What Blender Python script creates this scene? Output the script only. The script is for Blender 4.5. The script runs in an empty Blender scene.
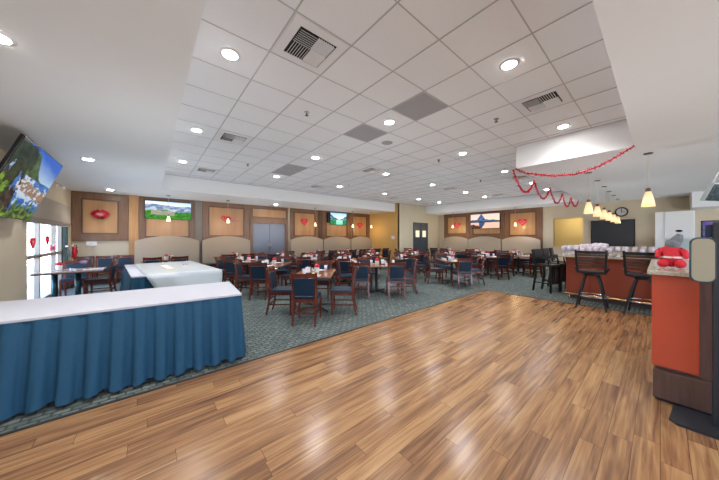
import bpy, bmesh, math, random
from mathutils import Vector, Matrix, noise as mnoise
random.seed(7)
PI = math.pi
R_ = math.radians
C = bpy.context.scene.collection

# ------------------------------------------------------------------ materials
MATS = {}
def mat(name, col, rough=0.5, metal=0.0, var=0.0, scale=20.0, bump=0.0, emit=None, es=1.0, coat=0.0, trans=0.0, spec=0.5):
    if name in MATS: return MATS[name]
    m = bpy.data.materials.new(name); m.use_nodes = True
    nt = m.node_tree; b = nt.nodes['Principled BSDF']
    b.inputs['Base Color'].default_value = (*col, 1)
    b.inputs['Roughness'].default_value = rough
    b.inputs['Metallic'].default_value = metal
    b.inputs['Coat Weight'].default_value = coat
    b.inputs['Transmission Weight'].default_value = trans
    b.inputs['Specular IOR Level'].default_value = spec
    if emit:
        b.inputs['Emission Color'].default_value = (*emit, 1)
        b.inputs['Emission Strength'].default_value = es
    if var or bump:
        tc = nt.nodes.new('ShaderNodeTexCoord')
        n = nt.nodes.new('ShaderNodeTexNoise'); n.inputs['Scale'].default_value = scale
        n.inputs['Detail'].default_value = 4
        nt.links.new(tc.outputs['Object'], n.inputs['Vector'])
        if var:
            mx = nt.nodes.new('ShaderNodeMix'); mx.data_type = 'RGBA'
            mx.inputs[6].default_value = (*[c*(1-var) for c in col], 1)
            mx.inputs[7].default_value = (*[min(1, c*(1+var)) for c in col], 1)
            nt.links.new(n.outputs['Fac'], mx.inputs[0]); nt.links.new(mx.outputs[2], b.inputs['Base Color'])
        if bump:
            bp = nt.nodes.new('ShaderNodeBump'); bp.inputs['Strength'].default_value = bump
            bp.inputs['Distance'].default_value = 0.01
            nt.links.new(n.outputs['Fac'], bp.inputs['Height']); nt.links.new(bp.outputs['Normal'], b.inputs['Normal'])
    MATS[name] = m
    return m

def ramp(nt, fac, stops, interp='LINEAR'):
    r = nt.nodes.new('ShaderNodeValToRGB'); r.color_ramp.interpolation = interp
    e = r.color_ramp.elements
    while len(e) < len(stops): e.new(0.5)
    for i, (p, c) in enumerate(stops):
        e[i].position = p; e[i].color = (*c, 1)
    nt.links.new(fac, r.inputs[0]); return r.outputs[0]

def wood_floor_mat():
    m = bpy.data.materials.new('plank_floor'); m.use_nodes = True
    nt = m.node_tree; N = nt.nodes; L = nt.links; b = N['Principled BSDF']
    tc = N.new('ShaderNodeTexCoord')
    sx = N.new('ShaderNodeSeparateXYZ'); L.new(tc.outputs['Object'], sx.inputs[0])
    def mth(op, a, b_=0.0):
        k = N.new('ShaderNodeMath'); k.operation = op
        for i, q in enumerate((a, b_)):
            if isinstance(q, (int, float)): k.inputs[i].default_value = q
            else: L.new(q, k.inputs[i])
        return k.outputs[0]
    row = mth('FLOOR', mth('DIVIDE', sx.outputs[1], 0.130))
    wn = N.new('ShaderNodeTexWhiteNoise'); wn.noise_dimensions = '1D'; L.new(row, wn.inputs['W'])
    cx = N.new('ShaderNodeCombineXYZ'); L.new(mth('ADD', sx.outputs[0], mth('MULTIPLY', wn.outputs['Value'], 5.0)), cx.inputs[0]); L.new(sx.outputs[1], cx.inputs[1])
    br = N.new('ShaderNodeTexBrick'); br.offset = 0.0; br.squash = 1.0
    br.inputs['Scale'].default_value = 1; br.inputs['Mortar Size'].default_value = 0.0014
    br.inputs['Mortar Smooth'].default_value = 0.2
    br.inputs['Brick Width'].default_value = 1.15; br.inputs['Row Height'].default_value = 0.130
    br.inputs['Color1'].default_value = (0, 0, 0, 1); br.inputs['Color2'].default_value = (1, 1, 1, 1)
    br.inputs['Mortar'].default_value = (0.5, 0.5, 0.5, 1); br.inputs['Bias'].default_value = 0
    L.new(cx.outputs[0], br.inputs['Vector'])
    # per plank shift of the grain
    mp = N.new('ShaderNodeMapping'); mp.inputs['Scale'].default_value = (0.9, 22, 1)
    ad = N.new('ShaderNodeVectorMath'); ad.operation = 'ADD'
    ml = N.new('ShaderNodeVectorMath'); ml.operation = 'SCALE'; ml.inputs['Scale'].default_value = 31.0
    L.new(br.outputs['Color'], ml.inputs[0]); L.new(tc.outputs['Object'], mp.inputs['Vector'])
    L.new(mp.outputs[0], ad.inputs[0]); L.new(ml.outputs[0], ad.inputs[1])
    n1 = N.new('ShaderNodeTexNoise'); n1.inputs['Scale'].default_value = 1.5; n1.inputs['Detail'].default_value = 8
    n1.inputs['Roughness'].default_value = 0.62; n1.inputs['Distortion'].default_value = 0.5
    L.new(ad.outputs[0], n1.inputs['Vector'])
    mp2 = N.new('ShaderNodeMapping'); mp2.inputs['Scale'].default_value = (0.7, 6.0, 1)
    ad2 = N.new('ShaderNodeVectorMath'); ad2.operation = 'ADD'
    L.new(tc.outputs['Object'], mp2.inputs['Vector']); L.new(mp2.outputs[0], ad2.inputs[0]); L.new(ml.outputs[0], ad2.inputs[1])
    n2 = N.new('ShaderNodeTexNoise'); n2.inputs['Scale'].default_value = 1.6; n2.inputs['Detail'].default_value = 2
    n2.inputs['Distortion'].default_value = 1.2
    L.new(ad2.outputs[0], n2.inputs['Vector'])
    def math_(op, a, b_, cl=False):
        k = N.new('ShaderNodeMath'); k.operation = op; k.use_clamp = cl
        for i, q in enumerate((a, b_)):
            if isinstance(q, (int, float)): k.inputs[i].default_value = q
            else: L.new(q, k.inputs[i])
        return k.outputs[0]
    sep = N.new('ShaderNodeSeparateColor'); L.new(br.outputs['Color'], sep.inputs[0])
    f = math_('ADD', math_('MULTIPLY', sep.outputs[0], 0.20), math_('MULTIPLY', n1.outputs['Fac'], 0.95))
    f = math_('ADD', f, math_('MULTIPLY', n2.outputs['Fac'], 0.50))
    f = math_('SUBTRACT', f, 0.32, True)
    col = ramp(nt, f, FLOOR_STOPS)
    mx = N.new('ShaderNodeMix'); mx.data_type = 'RGBA'; mx.inputs[7].default_value = (0.07, 0.03, 0.015, 1)
    L.new(br.outputs['Fac'], mx.inputs[0]); L.new(col, mx.inputs[6]); L.new(mx.outputs[2], b.inputs['Base Color'])
    rr = N.new('ShaderNodeMapRange'); rr.inputs[3].default_value = 0.15; rr.inputs[4].default_value = 0.27
    L.new(n1.outputs['Fac'], rr.inputs[0]); L.new(rr.outputs[0], b.inputs['Roughness'])
    bp = N.new('ShaderNodeBump'); bp.inputs['Strength'].default_value = 0.06; bp.inputs['Distance'].default_value = 0.004
    L.new(n1.outputs['Fac'], bp.inputs['Height']); L.new(bp.outputs[0], b.inputs['Normal'])
    b.inputs['Specular IOR Level'].default_value = 0.45
    return m
FLOOR_STOPS = [(0.12, (0.075, 0.034, 0.020)), (0.34, (0.175, 0.085, 0.042)), (0.50, (0.285, 0.148, 0.068)), (0.66, (0.390, 0.218, 0.098)), (0.90, (0.47, 0.285, 0.135))]

def carpet_mat():
    m = bpy.data.materials.new('patterned_carpet'); m.use_nodes = True
    nt = m.node_tree; N = nt.nodes; L = nt.links; b = N['Principled BSDF']
    b.inputs['Roughness'].default_value = 0.95; b.inputs['Specular IOR Level'].default_value = 0.1
    tc = N.new('ShaderNodeTexCoord')
    mp = N.new('ShaderNodeMapping'); mp.inputs['Rotation'].default_value = (0, 0, R_(0)); 
    L.new(tc.outputs['Object'], mp.inputs['Vector'])
    br = N.new('ShaderNodeTexBrick'); br.offset = 0.5
    br.inputs['Scale'].default_value = 1; br.inputs['Brick Width'].default_value = 0.115; br.inputs['Row Height'].default_value = 0.068
    br.inputs['Mortar Size'].default_value = 0.013; br.inputs['Mortar Smooth'].default_value = 0.6
    br.inputs['Color1'].default_value = (0.200, 0.218, 0.208, 1); br.inputs['Color2'].default_value = (0.115, 0.140, 0.136, 1)
    br.inputs['Mortar'].default_value = (0.062, 0.078, 0.078, 1)
    L.new(mp.outputs[0], br.inputs['Vector'])
    vo = N.new('ShaderNodeTexVoronoi'); vo.inputs['Scale'].default_value = 17
    L.new(mp.outputs[0], vo.inputs['Vector'])
    c2 = ramp(nt, vo.outputs['Distance'], [(0.1, (1.25, 1.25, 1.2)), (0.55, (0.8, 0.83, 0.83))])
    n = N.new('ShaderNodeTexNoise'); n.inputs['Scale'].default_value = 300; L.new(tc.outputs['Object'], n.inputs['Vector'])
    c3 = ramp(nt, n.outputs['Fac'], [(0.3, (0.75, 0.75, 0.75)), (0.7, (1.25, 1.25, 1.25))])
    def mul(a, b_):
        x = N.new('ShaderNodeMix'); x.data_type = 'RGBA'; x.blend_type = 'MULTIPLY'; x.inputs[0].default_value = 1
        L.new(a, x.inputs[6]); L.new(b_, x.inputs[7]); return x.outputs[2]
    L.new(mul(mul(br.outputs['Color'], c2), c3), b.inputs['Base Color'])
    bp = N.new('ShaderNodeBump'); bp.inputs['Strength'].default_value = 0.3; bp.inputs['Distance'].default_value = 0.004
    L.new(n.outputs['Fac'], bp.inputs['Height']); L.new(bp.outputs[0], b.inputs['Normal'])
    return m

def wood_mat(name, c1, c2, rough=0.3, axis='z', scale=1.0, coat=0.0):
    m = bpy.data.materials.new(name); m.use_nodes = True
    nt = m.node_tree; N = nt.nodes; L = nt.links; b = N['Principled BSDF']
    tc = N.new('ShaderNodeTexCoord'); mp = N.new('ShaderNodeMapping')
    s = {'x': (1, 14, 14), 'y': (14, 1, 14), 'z': (14, 14, 1)}[axis]
    mp.inputs['Scale'].default_value = tuple(k*scale for k in s)
    L.new(tc.outputs['Object'], mp.inputs['Vector'])
    n = N.new('ShaderNodeTexNoise'); n.inputs['Scale'].default_value = 1.6; n.inputs['Detail'].default_value = 5; n.inputs['Distortion'].default_value = 0.5
    L.new(mp.outputs[0], n.inputs['Vector'])
    L.new(ramp(nt, n.outputs['Fac'], [(0.3, c1), (0.7, c2)]), b.inputs['Base Color'])
    b.inputs['Roughness'].default_value = rough; b.inputs['Coat Weight'].default_value = coat
    MATS[name] = m
    return m

def vcol_mat(name, emit):
    m = bpy.data.materials.new(name); m.use_nodes = True
    nt = m.node_tree; b = nt.nodes['Principled BSDF']
    a = nt.nodes.new('ShaderNodeAttribute'); a.attribute_name = 'picture'
    if emit:
        b.inputs['Base Color'].default_value = (0.01, 0.01, 0.01, 1)
        nt.links.new(a.outputs['Color'], b.inputs['Emission Color']); b.inputs['Emission Strength'].default_value = emit
    else:
        nt.links.new(a.outputs['Color'], b.inputs['Base Color'])
    b.inputs['Roughness'].default_value = 0.3; b.inputs['Specular IOR Level'].default_value = 0.03
    return m

M_FLOOR = wood_floor_mat(); M_CARPET = carpet_mat()
M_TILE = mat('ceiling_tile', (0.795, 0.81, 0.83), 0.95, var=0.03, scale=60, bump=0.15, spec=0.1)
M_SOF = mat('painted_soffit', (0.755, 0.77, 0.785), 0.9, var=0.015, scale=3, spec=0.15)
M_TBAR = mat('ceiling_tee_bar', (0.47, 0.47, 0.48), 0.6)  # tee bars, greyed to draw the shadow line along recessed tile edges
M_TAN = mat('tan_wall_paint', (0.56, 0.48, 0.36), 0.85, var=0.03, scale=4, spec=0.2)
M_ORANGE = mat('ochre_wall_paint', (0.62, 0.42, 0.17), 0.85, var=0.05, scale=3, spec=0.2)
M_KHAKI = mat('khaki_wall_paint', (0.50, 0.455, 0.345), 0.85, var=0.03, scale=3, spec=0.2)
M_YEL = mat('yellow_wall_paint', (0.52, 0.47, 0.29), 0.85, var=0.03, scale=3)
M_FRAME = wood_mat('walnut_panel_frame', (0.145, 0.070, 0.036), (0.215, 0.112, 0.060), 0.32)
M_INSET = wood_mat('honey_maple_inset', (0.36, 0.185, 0.080), (0.46, 0.255, 0.115), 0.30, scale=0.25)
M_PIL = wood_mat('honey_pilaster', (0.40, 0.20, 0.075), (0.50, 0.27, 0.11), 0.35)
M_MOLD = wood_mat('dark_molding', (0.085, 0.035, 0.018), (0.12, 0.055, 0.028), 0.35)
M_CHAIR = wood_mat('mahogany_chair_wood', (0.075, 0.013, 0.008), (0.150, 0.028, 0.015), 0.25, coat=0.3)
M_NAVY = mat('navy_vinyl', (0.008, 0.026, 0.052), 0.36, var=0.2, scale=40, bump=0.05, spec=0.35)
M_TABLE = wood_mat('cherry_table_top', (0.20, 0.075, 0.030), (0.32, 0.13, 0.05), 0.18, axis='y', coat=0.4)
M_EDGE = mat('dark_table_edge', (0.05, 0.02, 0.015), 0.4)
M_IRON = mat('black_cast_iron', (0.02, 0.022, 0.027), 0.45)
M_BLACK = mat('black_stool_wood', (0.006, 0.007, 0.010), 0.45)
M_BLKSEAT = mat('black_vinyl', (0.006, 0.010, 0.016), 0.4)
M_SLAT = wood_mat('dark_walnut_slat', (0.06, 0.025, 0.018), (0.10, 0.045, 0.03), 0.3, axis='x')
M_CLOTH = mat('white_table_linen', (0.53, 0.53, 0.585), 0.8, var=0.02, scale=12, bump=0.1, spec=0.2)
M_SHEET = mat('white_plastic_cover', (0.62, 0.68, 0.72), 0.25, var=0.05, scale=6, bump=0.5)
M_SKIRT = mat('blue_skirt_fabric', (0.017, 0.074, 0.140), 0.75, var=0.12, scale=25, bump=0.15, spec=0.25)
M_WHITE = mat('white_enamel', (0.80, 0.80, 0.80), 0.4)
M_LOUV = mat('louver_enamel', (0.74, 0.74, 0.75), 0.5)
M_DARKV = mat('duct_interior', (0.02, 0.02, 0.02), 0.9)
M_PERF = mat('perforated_return', (0.36, 0.36, 0.37), 0.7, var=0.25, scale=350)
M_RED = mat('red_gloss', (0.62, 0.012, 0.03), 0.35)
M_TINSEL = mat('red_tinsel', (0.60, 0.02, 0.045), 0.25, metal=0.6)
M_PINK = mat('pink_foil', (0.80, 0.22, 0.28), 0.3, metal=0.2)
M_DOOR = mat('grey_blue_door', (0.155, 0.165, 0.205), 0.25, var=0.08, scale=3, metal=0.2)
M_NDOOR = mat('dark_slate_door', (0.035, 0.055, 0.075), 0.35)
M_STEEL = mat('brushed_steel', (0.60, 0.61, 0.62), 0.25, metal=1)
M_GOLD = mat('brass_rail', (0.80, 0.55, 0.25), 0.2, metal=0.9)
M_BOOTH = mat('taupe_booth_fabric', (0.42, 0.35, 0.275), 0.75, var=0.10, scale=50, bump=0.15)
M_BARRED = mat('brick_red_panel', (0.24, 0.046, 0.028), 0.22, var=0.08, scale=3, coat=0.3)
M_PODRED = mat('orange_red_laminate', (0.48, 0.075, 0.038), 0.20, var=0.05, scale=3, coat=0.4)
M_PODBR = wood_mat('umber_laminate', (0.085, 0.045, 0.035), (0.13, 0.075, 0.06), 0.3, scale=1.2)
M_GRAN = mat('speckled_granite', (0.48, 0.42, 0.34), 0.15, var=0.55, scale=45)
M_GREYF = mat('window_frame_grey', (0.25, 0.22, 0.18), 0.5)
M_GREEN = mat('dark_green_frame', (0.025, 0.06, 0.05), 0.4)
M_SHADE = mat('linen_roman_shade', (0.36, 0.31, 0.25), 0.9, var=0.18, scale=90, bump=0.2)
M_BRONZE = mat('bronze_fitting', (0.14, 0.09, 0.06), 0.35, metal=0.8)
M_GREYF2 = mat('grey_plush', (0.16, 0.17, 0.19), 0.95, var=0.2, scale=60, bump=0.5)
M_REDPL = mat('red_plush', (0.62, 0.015, 0.03), 0.7, var=0.2, scale=50, bump=0.3)
M_CREAM = mat('cream_board', (0.36, 0.33, 0.24), 0.4)
M_TVB = mat('tv_bezel', (0.01, 0.01, 0.012), 0.25)
M_GLOW = mat('downlight_lens', (0.9, 0.9, 0.9), 0.5, emit=(1.0, 0.97, 0.93), es=90)
M_GLOW2 = mat('niche_lamp_lens', (0.9, 0.9, 0.8), 0.5, emit=(1.0, 0.9, 0.65), es=4)
M_CHALK = mat('black_menu_board', (0.016, 0.019, 0.026), 0.4)
M_BASEB = mat('dark_baseboard', (0.06, 0.04, 0.035), 0.5)
M_MAT1 = mat('placemat_print', (0.42, 0.46, 0.58), 0.5, var=0.75, scale=14)
M_MAT2 = mat('placemat_print_red', (0.45, 0.34, 0.38), 0.5, var=0.75, scale=16)
M_NAP = mat('white_napkin', (0.80, 0.79, 0.78), 0.8)
M_PAVE = mat('pale_paving', (0.70, 0.66, 0.60), 0.9, var=0.06, scale=3)
M_STUC = mat('pale_stucco', (0.75, 0.68, 0.60), 0.9, var=0.05, scale=5)
M_GCOL = mat('grey_column_paint', (0.24, 0.235, 0.23), 0.8, var=0.05, scale=5)

def pend_mat(name, strength, top, bot):
    m = bpy.data.materials.new(name); m.use_nodes = True
    nt = m.node_tree; N = nt.nodes; L = nt.links; b = N['Principled BSDF']
    tc = N.new('ShaderNodeTexCoord'); sp = N.new('ShaderNodeSeparateXYZ'); L.new(tc.outputs['Generated'], sp.inputs[0])
    L.new(ramp(nt, sp.outputs[2], [(0.0, bot), (0.4, (1, 0.82, 0.50)), (1.0, top)]), b.inputs['Emission Color'])
    b.inputs['Base Color'].default_value = (0.75, 0.55, 0.30, 1)
    b.inputs['Emission Strength'].default_value = strength; b.inputs['Roughness'].default_value = 0.3
    return m
M_PEND = pend_mat('amber_glass_shade', 0.52, (0.70, 0.33, 0.11), (1.0, 0.70, 0.32))
M_PENDS = pend_mat('lit_small_glass_shade', 1.8, (0.9, 0.5, 0.2), (1.0, 0.85, 0.55))
def glass_mat(name, col=(1, 1, 1), rough=0.0):
    m = bpy.data.materials.new(name); m.use_nodes = True
    nt = m.node_tree; N = nt.nodes; L = nt.links
    for n in list(N): N.remove(n)
    o = N.new('ShaderNodeOutputMaterial'); t = N.new('ShaderNodeBsdfTransparent'); g = N.new('ShaderNodeBsdfGlossy')
    t.inputs[0].default_value = (*col, 1); g.inputs['Roughness'].default_value = 0.05
    f = N.new('ShaderNodeFresnel'); f.inputs[0].default_value = 1.25
    gm = N.new('ShaderNodeNewGeometry'); iv = N.new('ShaderNodeMath'); iv.operation = 'SUBTRACT'; iv.inputs[0].default_value = 1; L.new(gm.outputs['Backfacing'], iv.inputs[1])
    pm = N.new('ShaderNodeMath'); pm.operation = 'MULTIPLY'; L.new(f.outputs[0], pm.inputs[0]); L.new(iv.outputs[0], pm.inputs[1])
    mx = N.new('ShaderNodeMixShader'); L.new(pm.outputs[0], mx.inputs[0]); L.new(t.outputs[0], mx.inputs[1]); L.new(g.outputs[0], mx.inputs[2])
    L.new(mx.outputs[0], o.inputs[0]); return m
M_GLASS = glass_mat('window_glass', (0.96, 0.97, 0.97))
M_WINE = mat('frosty_drinking_glass', (0.78, 0.75, 0.88), 0.12, trans=0.15, var=0.12, scale=30)

# ------------------------------------------------------------------ mesh helpers
class MB:
    def __init__(s): s.bm = bmesh.new()
    def box(s, x0, x1, y0, y1, z0, z1, bev=0.0, rot=None):
        g = bmesh.ops.create_cube(s.bm, size=1)
        vs = g['verts']
        for v in vs:
            v.co = Vector(((x0+x1)/2 + v.co.x*(x1-x0), (y0+y1)/2 + v.co.y*(y1-y0), (z0+z1)/2 + v.co.z*(z1-z0)))
        if rot is not None:
            for v in vs: v.co = rot @ v.co
        if bev:
            es = list({e for v in vs for e in v.link_edges})
            bmesh.ops.bevel(s.bm, geom=es, offset=bev, segments=2, affect='EDGES', profile=0.7)
        return s
    def ring(s, pts): return [s.bm.verts.new(p) for p in pts]
    def bridge(s, a, b, smooth=True):
        n = len(a)
        for i in range(n):
            f = s.bm.faces.new((a[i], a[(i+1) % n], b[(i+1) % n], b[i])); f.smooth = smooth
    def tube(s, path, r, n=8, square=False, w=None):
        """sweep along path; r radius or list; square gives a rectangular bar of half sizes (r, w)"""
        P = [Vector(p) for p in path]; prev = None
        up0 = Vector((1, 0, 0))
        for i, p in enumerate(P):
            t = ((P[min(i+1, len(P)-1)] - P[max(i-1, 0)])).normalized()
            u = up0 - t*up0.dot(t)
            if u.length < 0.05: u = Vector((0, 1, 0)) - t*t.y
            u.normalize(); v = t.cross(u)
            ri = r[i] if isinstance(r, (list, tuple)) else r
            if square:
                wi = w if w else ri
                pts = [p + u*a*ri + v*b*wi for a, b in ((1, 1), (-1, 1), (-1, -1), (1, -1))]
            else:
                pts = [p + (u*math.cos(2*PI*k/n) + v*math.sin(2*PI*k/n))*ri for k in range(n)]
            rg = s.ring(pts)
            if prev: s.bridge(prev, rg, not square)
            else: s.bm.faces.new(list(reversed(rg)))
            prev = rg
        s.bm.faces.new(prev)
        return s
    def lathe(s, prof, n=16, c=(0, 0, 0), cap=True, smooth=True):
        prev = None; c = Vector(c)
        for r, z in prof:
            rg = s.ring([c + Vector((r*math.cos(2*PI*k/n), r*math.sin(2*PI*k/n), z)) for k in range(n)])
            if prev: s.bridge(prev, rg, smooth)
            elif cap: s.bm.faces.new(list(reversed(rg)))
            prev = rg
        if cap: s.bm.faces.new(prev)
        return s
    def prism(s, pts, axis, a, b):
        """extrude a polygon (list of 2-tuples) along axis from a to b"""
        def mk(p, q):
            return {'x': (q, p[0], p[1]), 'y': (p[0], q, p[1]), 'z': (p[0], p[1], q)}[axis]
        A = s.ring([mk(p, a) for p in pts]); B = s.ring([mk(p, b) for p in pts])
        s.bm.faces.new(A); s.bm.faces.new(list(reversed(B)))
        s.bridge(B, A, False)
        return s
    def sphere(s, c, r, sc=(1, 1, 1), n=12, rot=None):
        g = bmesh.ops.create_uvsphere(s.bm, u_segments=n, v_segments=max(6, n//2+2), radius=r)
        for v in g['verts']:
            q = Vector((v.co.x*sc[0], v.co.y*sc[1], v.co.z*sc[2]))
            if rot is not None: q = rot @ q
            v.co = q + Vector(c)
            for f in v.link_faces: f.smooth = True
        return s
    def build(s, name, m, parent=None, loc=(0, 0, 0), rz=0.0):
        bmesh.ops.recalc_face_normals(s.bm, faces=s.bm.faces[:])
        me = bpy.data.meshes.new(name); s.bm.to_mesh(me); s.bm.free()
        me.materials.append(m)
        o = bpy.data.objects.new(name, me); C.objects.link(o)
        o.location = loc; o.rotation_euler = (0, 0, rz)
        if parent: o.parent = parent
        return o

def tag(o, label, cat, group=None, kind=None):
    o['label'] = label; o['category'] = cat
    if group: o['group'] = group
    if kind: o['kind'] = kind
    return o
def thing(name, label, cat, loc=(0, 0, 0), rz=0.0, group=None):
    o = bpy.data.objects.new(name, None); C.objects.link(o)
    o.location = loc; o.rotation_euler = (0, 0, rz); o.empty_display_size = 0.1
    return tag(o, label, cat, group)
def dup(root, label, loc, rz=0.0, group=None):
    r = root.copy(); C.objects.link(r); r.location = loc; r.rotation_euler = (0, 0, rz)
    r['label'] = label
    if group: r['group'] = group
    for ch in list(root.children):
        c = ch.copy(); C.objects.link(c); c.parent = r
        for g in list(ch.children):
            d = g.copy(); C.objects.link(d); d.parent = c
    return r
def struct(name, mb, m, parent=None):
    o = mb.build(name, m, parent)
    if not parent: o['kind'] = 'structure'
    return o
def sbox(name, m, *b, parent=None):
    return struct(name, MB().box(*b), m, parent)

# ------------------------------------------------------------------ room frame
XL, XR, YB, YF, HS, HG = -1.88, 14.6, 11.9, -8.0, 2.97, 3.44
YK = 9.37; XK = 10.75            # kitchen block corner
# camera-aligned helper: tables in this room stand at 50 degrees to the walls
TH = R_(50.1)
def cs(s, d): return (d*math.cos(TH) + s*math.sin(TH), d*math.sin(TH) - s*math.cos(TH))
RZ = TH - PI/2

# floors
sbox('floor', M_FLOOR, XL-0.1, 7.35, YF, 3.2, -0.06, 0.0)
mb = MB(); mb.box(XL-0.1, 7.35, 3.2, YB, -0.06, 0.004); mb.box(7.35, XR, YF, YB, -0.06, 0.004)
struct('floor_carpet', mb, M_CARPET)
mb = MB(); mb.box(XL, 7.37, 3.185, 3.215, 0, 0.010); mb.box(7.335, 7.365, YF, 3.2, 0, 0.010)
struct('trim_1', mb, mat('black_transition_strip', (0.03, 0.03, 0.03), 0.5))
# ceilings
sbox('ceiling', M_TILE, 0.2, 13.3, 0.2, 9.8, HG, HG+0.06)
X0, X1, Y0, Y1 = 0.27, 13.2, 0.27, 9.7
mb = MB()
k = 0
while 0.96+0.61*k < X1:
    x = 0.96+0.61*k; y0 = Y0 if x < 6.0 else 1.97
    mb.box(x-0.0065, x+0.0065, y0, Y1, HG-0.006, HG+0.001); k += 1
k = 0
while 0.78+0.61*k < Y1:
    y = 0.78+0.61*k; x1 = X1 if y > 1.97 else 6.0
    mb.box(X0, x1, y-0.005, y+0.005, HG-0.005, HG+0.001); k += 1
mb.box(X0, X0+0.02, Y0, Y1, HG-0.006, HG); mb.box(X0, X1, Y1-0.02, Y1, HG-0.006, HG)
mb.box(X1-0.02, X1, 1.97, Y1, HG-0.006, HG); mb.box(5.98, 6.0, Y0, 1.97, HG-0.006, HG); mb.box(6, X1, 1.97, 1.99, HG-0.006, HG)
struct('trim_2', mb, M_TBAR)
# dropped soffits (underside z=HS, fascia up to HG)
top = HG+0.06
sbox('ceiling_soffit_left', M_SOF, XL, X0, YF, YB, HS, top)
sbox('ceiling_soffit_front', M_SOF, X0, XR, YF, Y0, HS, top)
sbox('ceiling_soffit_back', M_SOF, X0, XK, Y1, YB, HS, top)
sbox('ceiling_soffit_right', M_SOF, X1, XR, Y0, YK, HS, top)
sbox('ceiling_soffit_bar', M_SOF, 6.0, X1, Y0, 1.97, HS, top)
# walls
W = 0.12
mb = MB()
mb.box(XL-W, XL, 5.6, 8.15, 0, HS); mb.box(XL-W, XL, 8.15, 11.3, 2.42, HS)
added_lwins = [(-7.6, -5.4), (-4.9, -2.4)]; y = YF  # unseen left windows, added to bring more daylight into the room
for a, b in added_lwins:
    mb.box(XL-W, XL, y, a, 0, HS); mb.box(XL-W, XL, a, b, 0, 0.3); mb.box(XL-W, XL, a, b, 2.75, HS); y = b
mb.box(XL-W, XL, -2.4, 5.6, 0, HS); mb.box(XL-W, XL, 11.3, YB, 0, HS)
struct('wall_left', mb, M_TAN)
mb = MB(); mb.box(XL, 3.54, YB, YB+W, 0, HS); mb.box(5.22, XK, YB, YB+W, 0, HS); mb.box(3.54, 5.22, YB, YB+W, 2.2, HS)
struct('wall_back', mb, M_TAN)
sbox('wall_kitchen_side', M_ORANGE, XK, XK+W, YK+0.02, YB, 0, HG)
mb = MB(); mb.box(XK, 12.0, YK, YK+W, 0, HG); mb.box(12.0, 13.38, YK, YK+W, 2.36, HG); mb.box(13.38, XR, YK, YK+W, 0, HG)
struct('wall_kitchen_front', mb, M_KHAKI)
mb = MB()
mb.box(XR, XR+W, 3.22, YK, 0, HG); mb.box(XR, XR+W, YF, 2.18, 0, HG); mb.box(XR, XR+W, 2.18, 3.22, 2.38, HG); mb.box(XR, XR+W, 2.18, 3.22, 0, 1.05)
struct('wall_right', mb, M_TAN)
# pass-through room behind the right wall
mb = MB(); mb.box(XR+W, 16.6, 1.8, 1.9, 0, 2.6); mb.box(XR+W, 16.6, 3.9, 4.0, 0, 2.6); mb.box(16.5, 16.6, 1.9, 3.9, 0, 2.6)
struct('wall_back_office', mb, M_YEL)
sbox('ceiling_back_office', M_SOF, XR+W, 16.6, 1.8, 4.0, 2.6, 2.66)
sbox('floor_back_office', M_CARPET, XR+W, 16.6, 1.8, 4.0, -0.06, 0)
# rear wall with unseen windows added behind the viewer for soft daylight
added_wins = [(-0.9, 1.9), (2.9, 5.9), (6.9, 9.9), (10.9, 13.6)]
mb = MB(); x = XL
for a, b in added_wins:
    mb.box(x, a, YF-W, YF, 0, HS); mb.box(a, b, YF-W, YF, 0, 0.3); mb.box(a, b, YF-W, YF, 2.75, HS); x = b
mb.box(x, XR, YF-W, YF, 0, HS)
struct('wall_front', mb, M_TAN)
for i, (a, b) in enumerate(added_wins):
    w = struct('window_%d' % (i+2), MB().box(a, b, YF-0.07, YF-0.05, 0.3, 2.75), M_GLASS)
    f = MB()
    for x in (a, (a+b)/2, b): f.box(x-0.03, x+0.03, YF-0.09, YF-0.03, 0.3, 2.75)
    for z in (0.32, 2.73): f.box(a, b, YF-0.09, YF-0.03, z-0.03, z+0.03)
    f.build('window_frame', M_GREYF, w)
for i, (a, b) in enumerate(added_lwins):
    w = struct('window_%d' % (i+6), MB().box(XL-0.07, XL-0.05, a, b, 0.3, 2.75), M_GLASS)
    f = MB()
    for y in (a, (a+b)/2, b): f.box(XL-0.09, XL-0.03, y-0.03, y+0.03, 0.3, 2.75)
    for z in (0.32, 2.73): f.box(XL-0.09, XL-0.03, a, b, z-0.03, z+0.03)
    f.build('window_frame', M_GREYF, w)
# lower header far right
sbox('trim_3', M_SOF, 13.5, XR, -4.0, -0.66, 2.47, HS)
# baseboards
sbox('baseboard_left', M_BASEB, XL, XL+0.015, YF, 8.1, 0.002, 0.11)
sbox('baseboard_back', M_BASEB, XL, 3.5, YB-0.015, YB, 0.002, 0.11)
sbox('baseboard_kitchen', M_BASEB, XK, 11.95, YK-0.015, YK, 0.002, 0.11)
sbox('baseboard_right', M_BASEB, XR-0.015, XR, YF, 3.4, 0.002, 0.11)

# window_1 : storefront glazing on left wall
w1 = struct('window_1', MB().box(XL-0.065, XL-0.055, 8.15, 10.9, 0.03, 2.42), M_GLASS)
f = MB()
for y in (8.18, 9.02, 10.28, 10.87): f.box(XL-0.1, XL-0.02, y-0.035, y+0.035, 0.0, 2.42)
for z in (0.05, 1.08, 2.39): f.box(XL-0.1, XL-0.02, 8.15, 10.9, z-0.035, z+0.035)
f.build('window_frame', M_GREYF, w1)
# green framed exit door beyond the glazing
d3 = struct('door_3', MB().box(XL-0.07, XL-0.06, 10.98, 11.22, 0.05, 2.3), M_GLASS)
f = MB()
for y in (10.94, 11.25): f.box(XL-0.1, XL+0.03, y-0.045, y+0.045, 0.0, 2.42)
for z in (0.08, 2.37): f.box(XL-0.1, XL+0.0, 10.94, 11.25, z-0.06, z+0.05)
f.build('door_frame', M_GREEN, d3)
MB().box(XL+0.03, XL+0.09, 10.92, 11.24, 1.22, 1.27, 0.01).build('push_bar', M_STEEL, d3)
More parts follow.
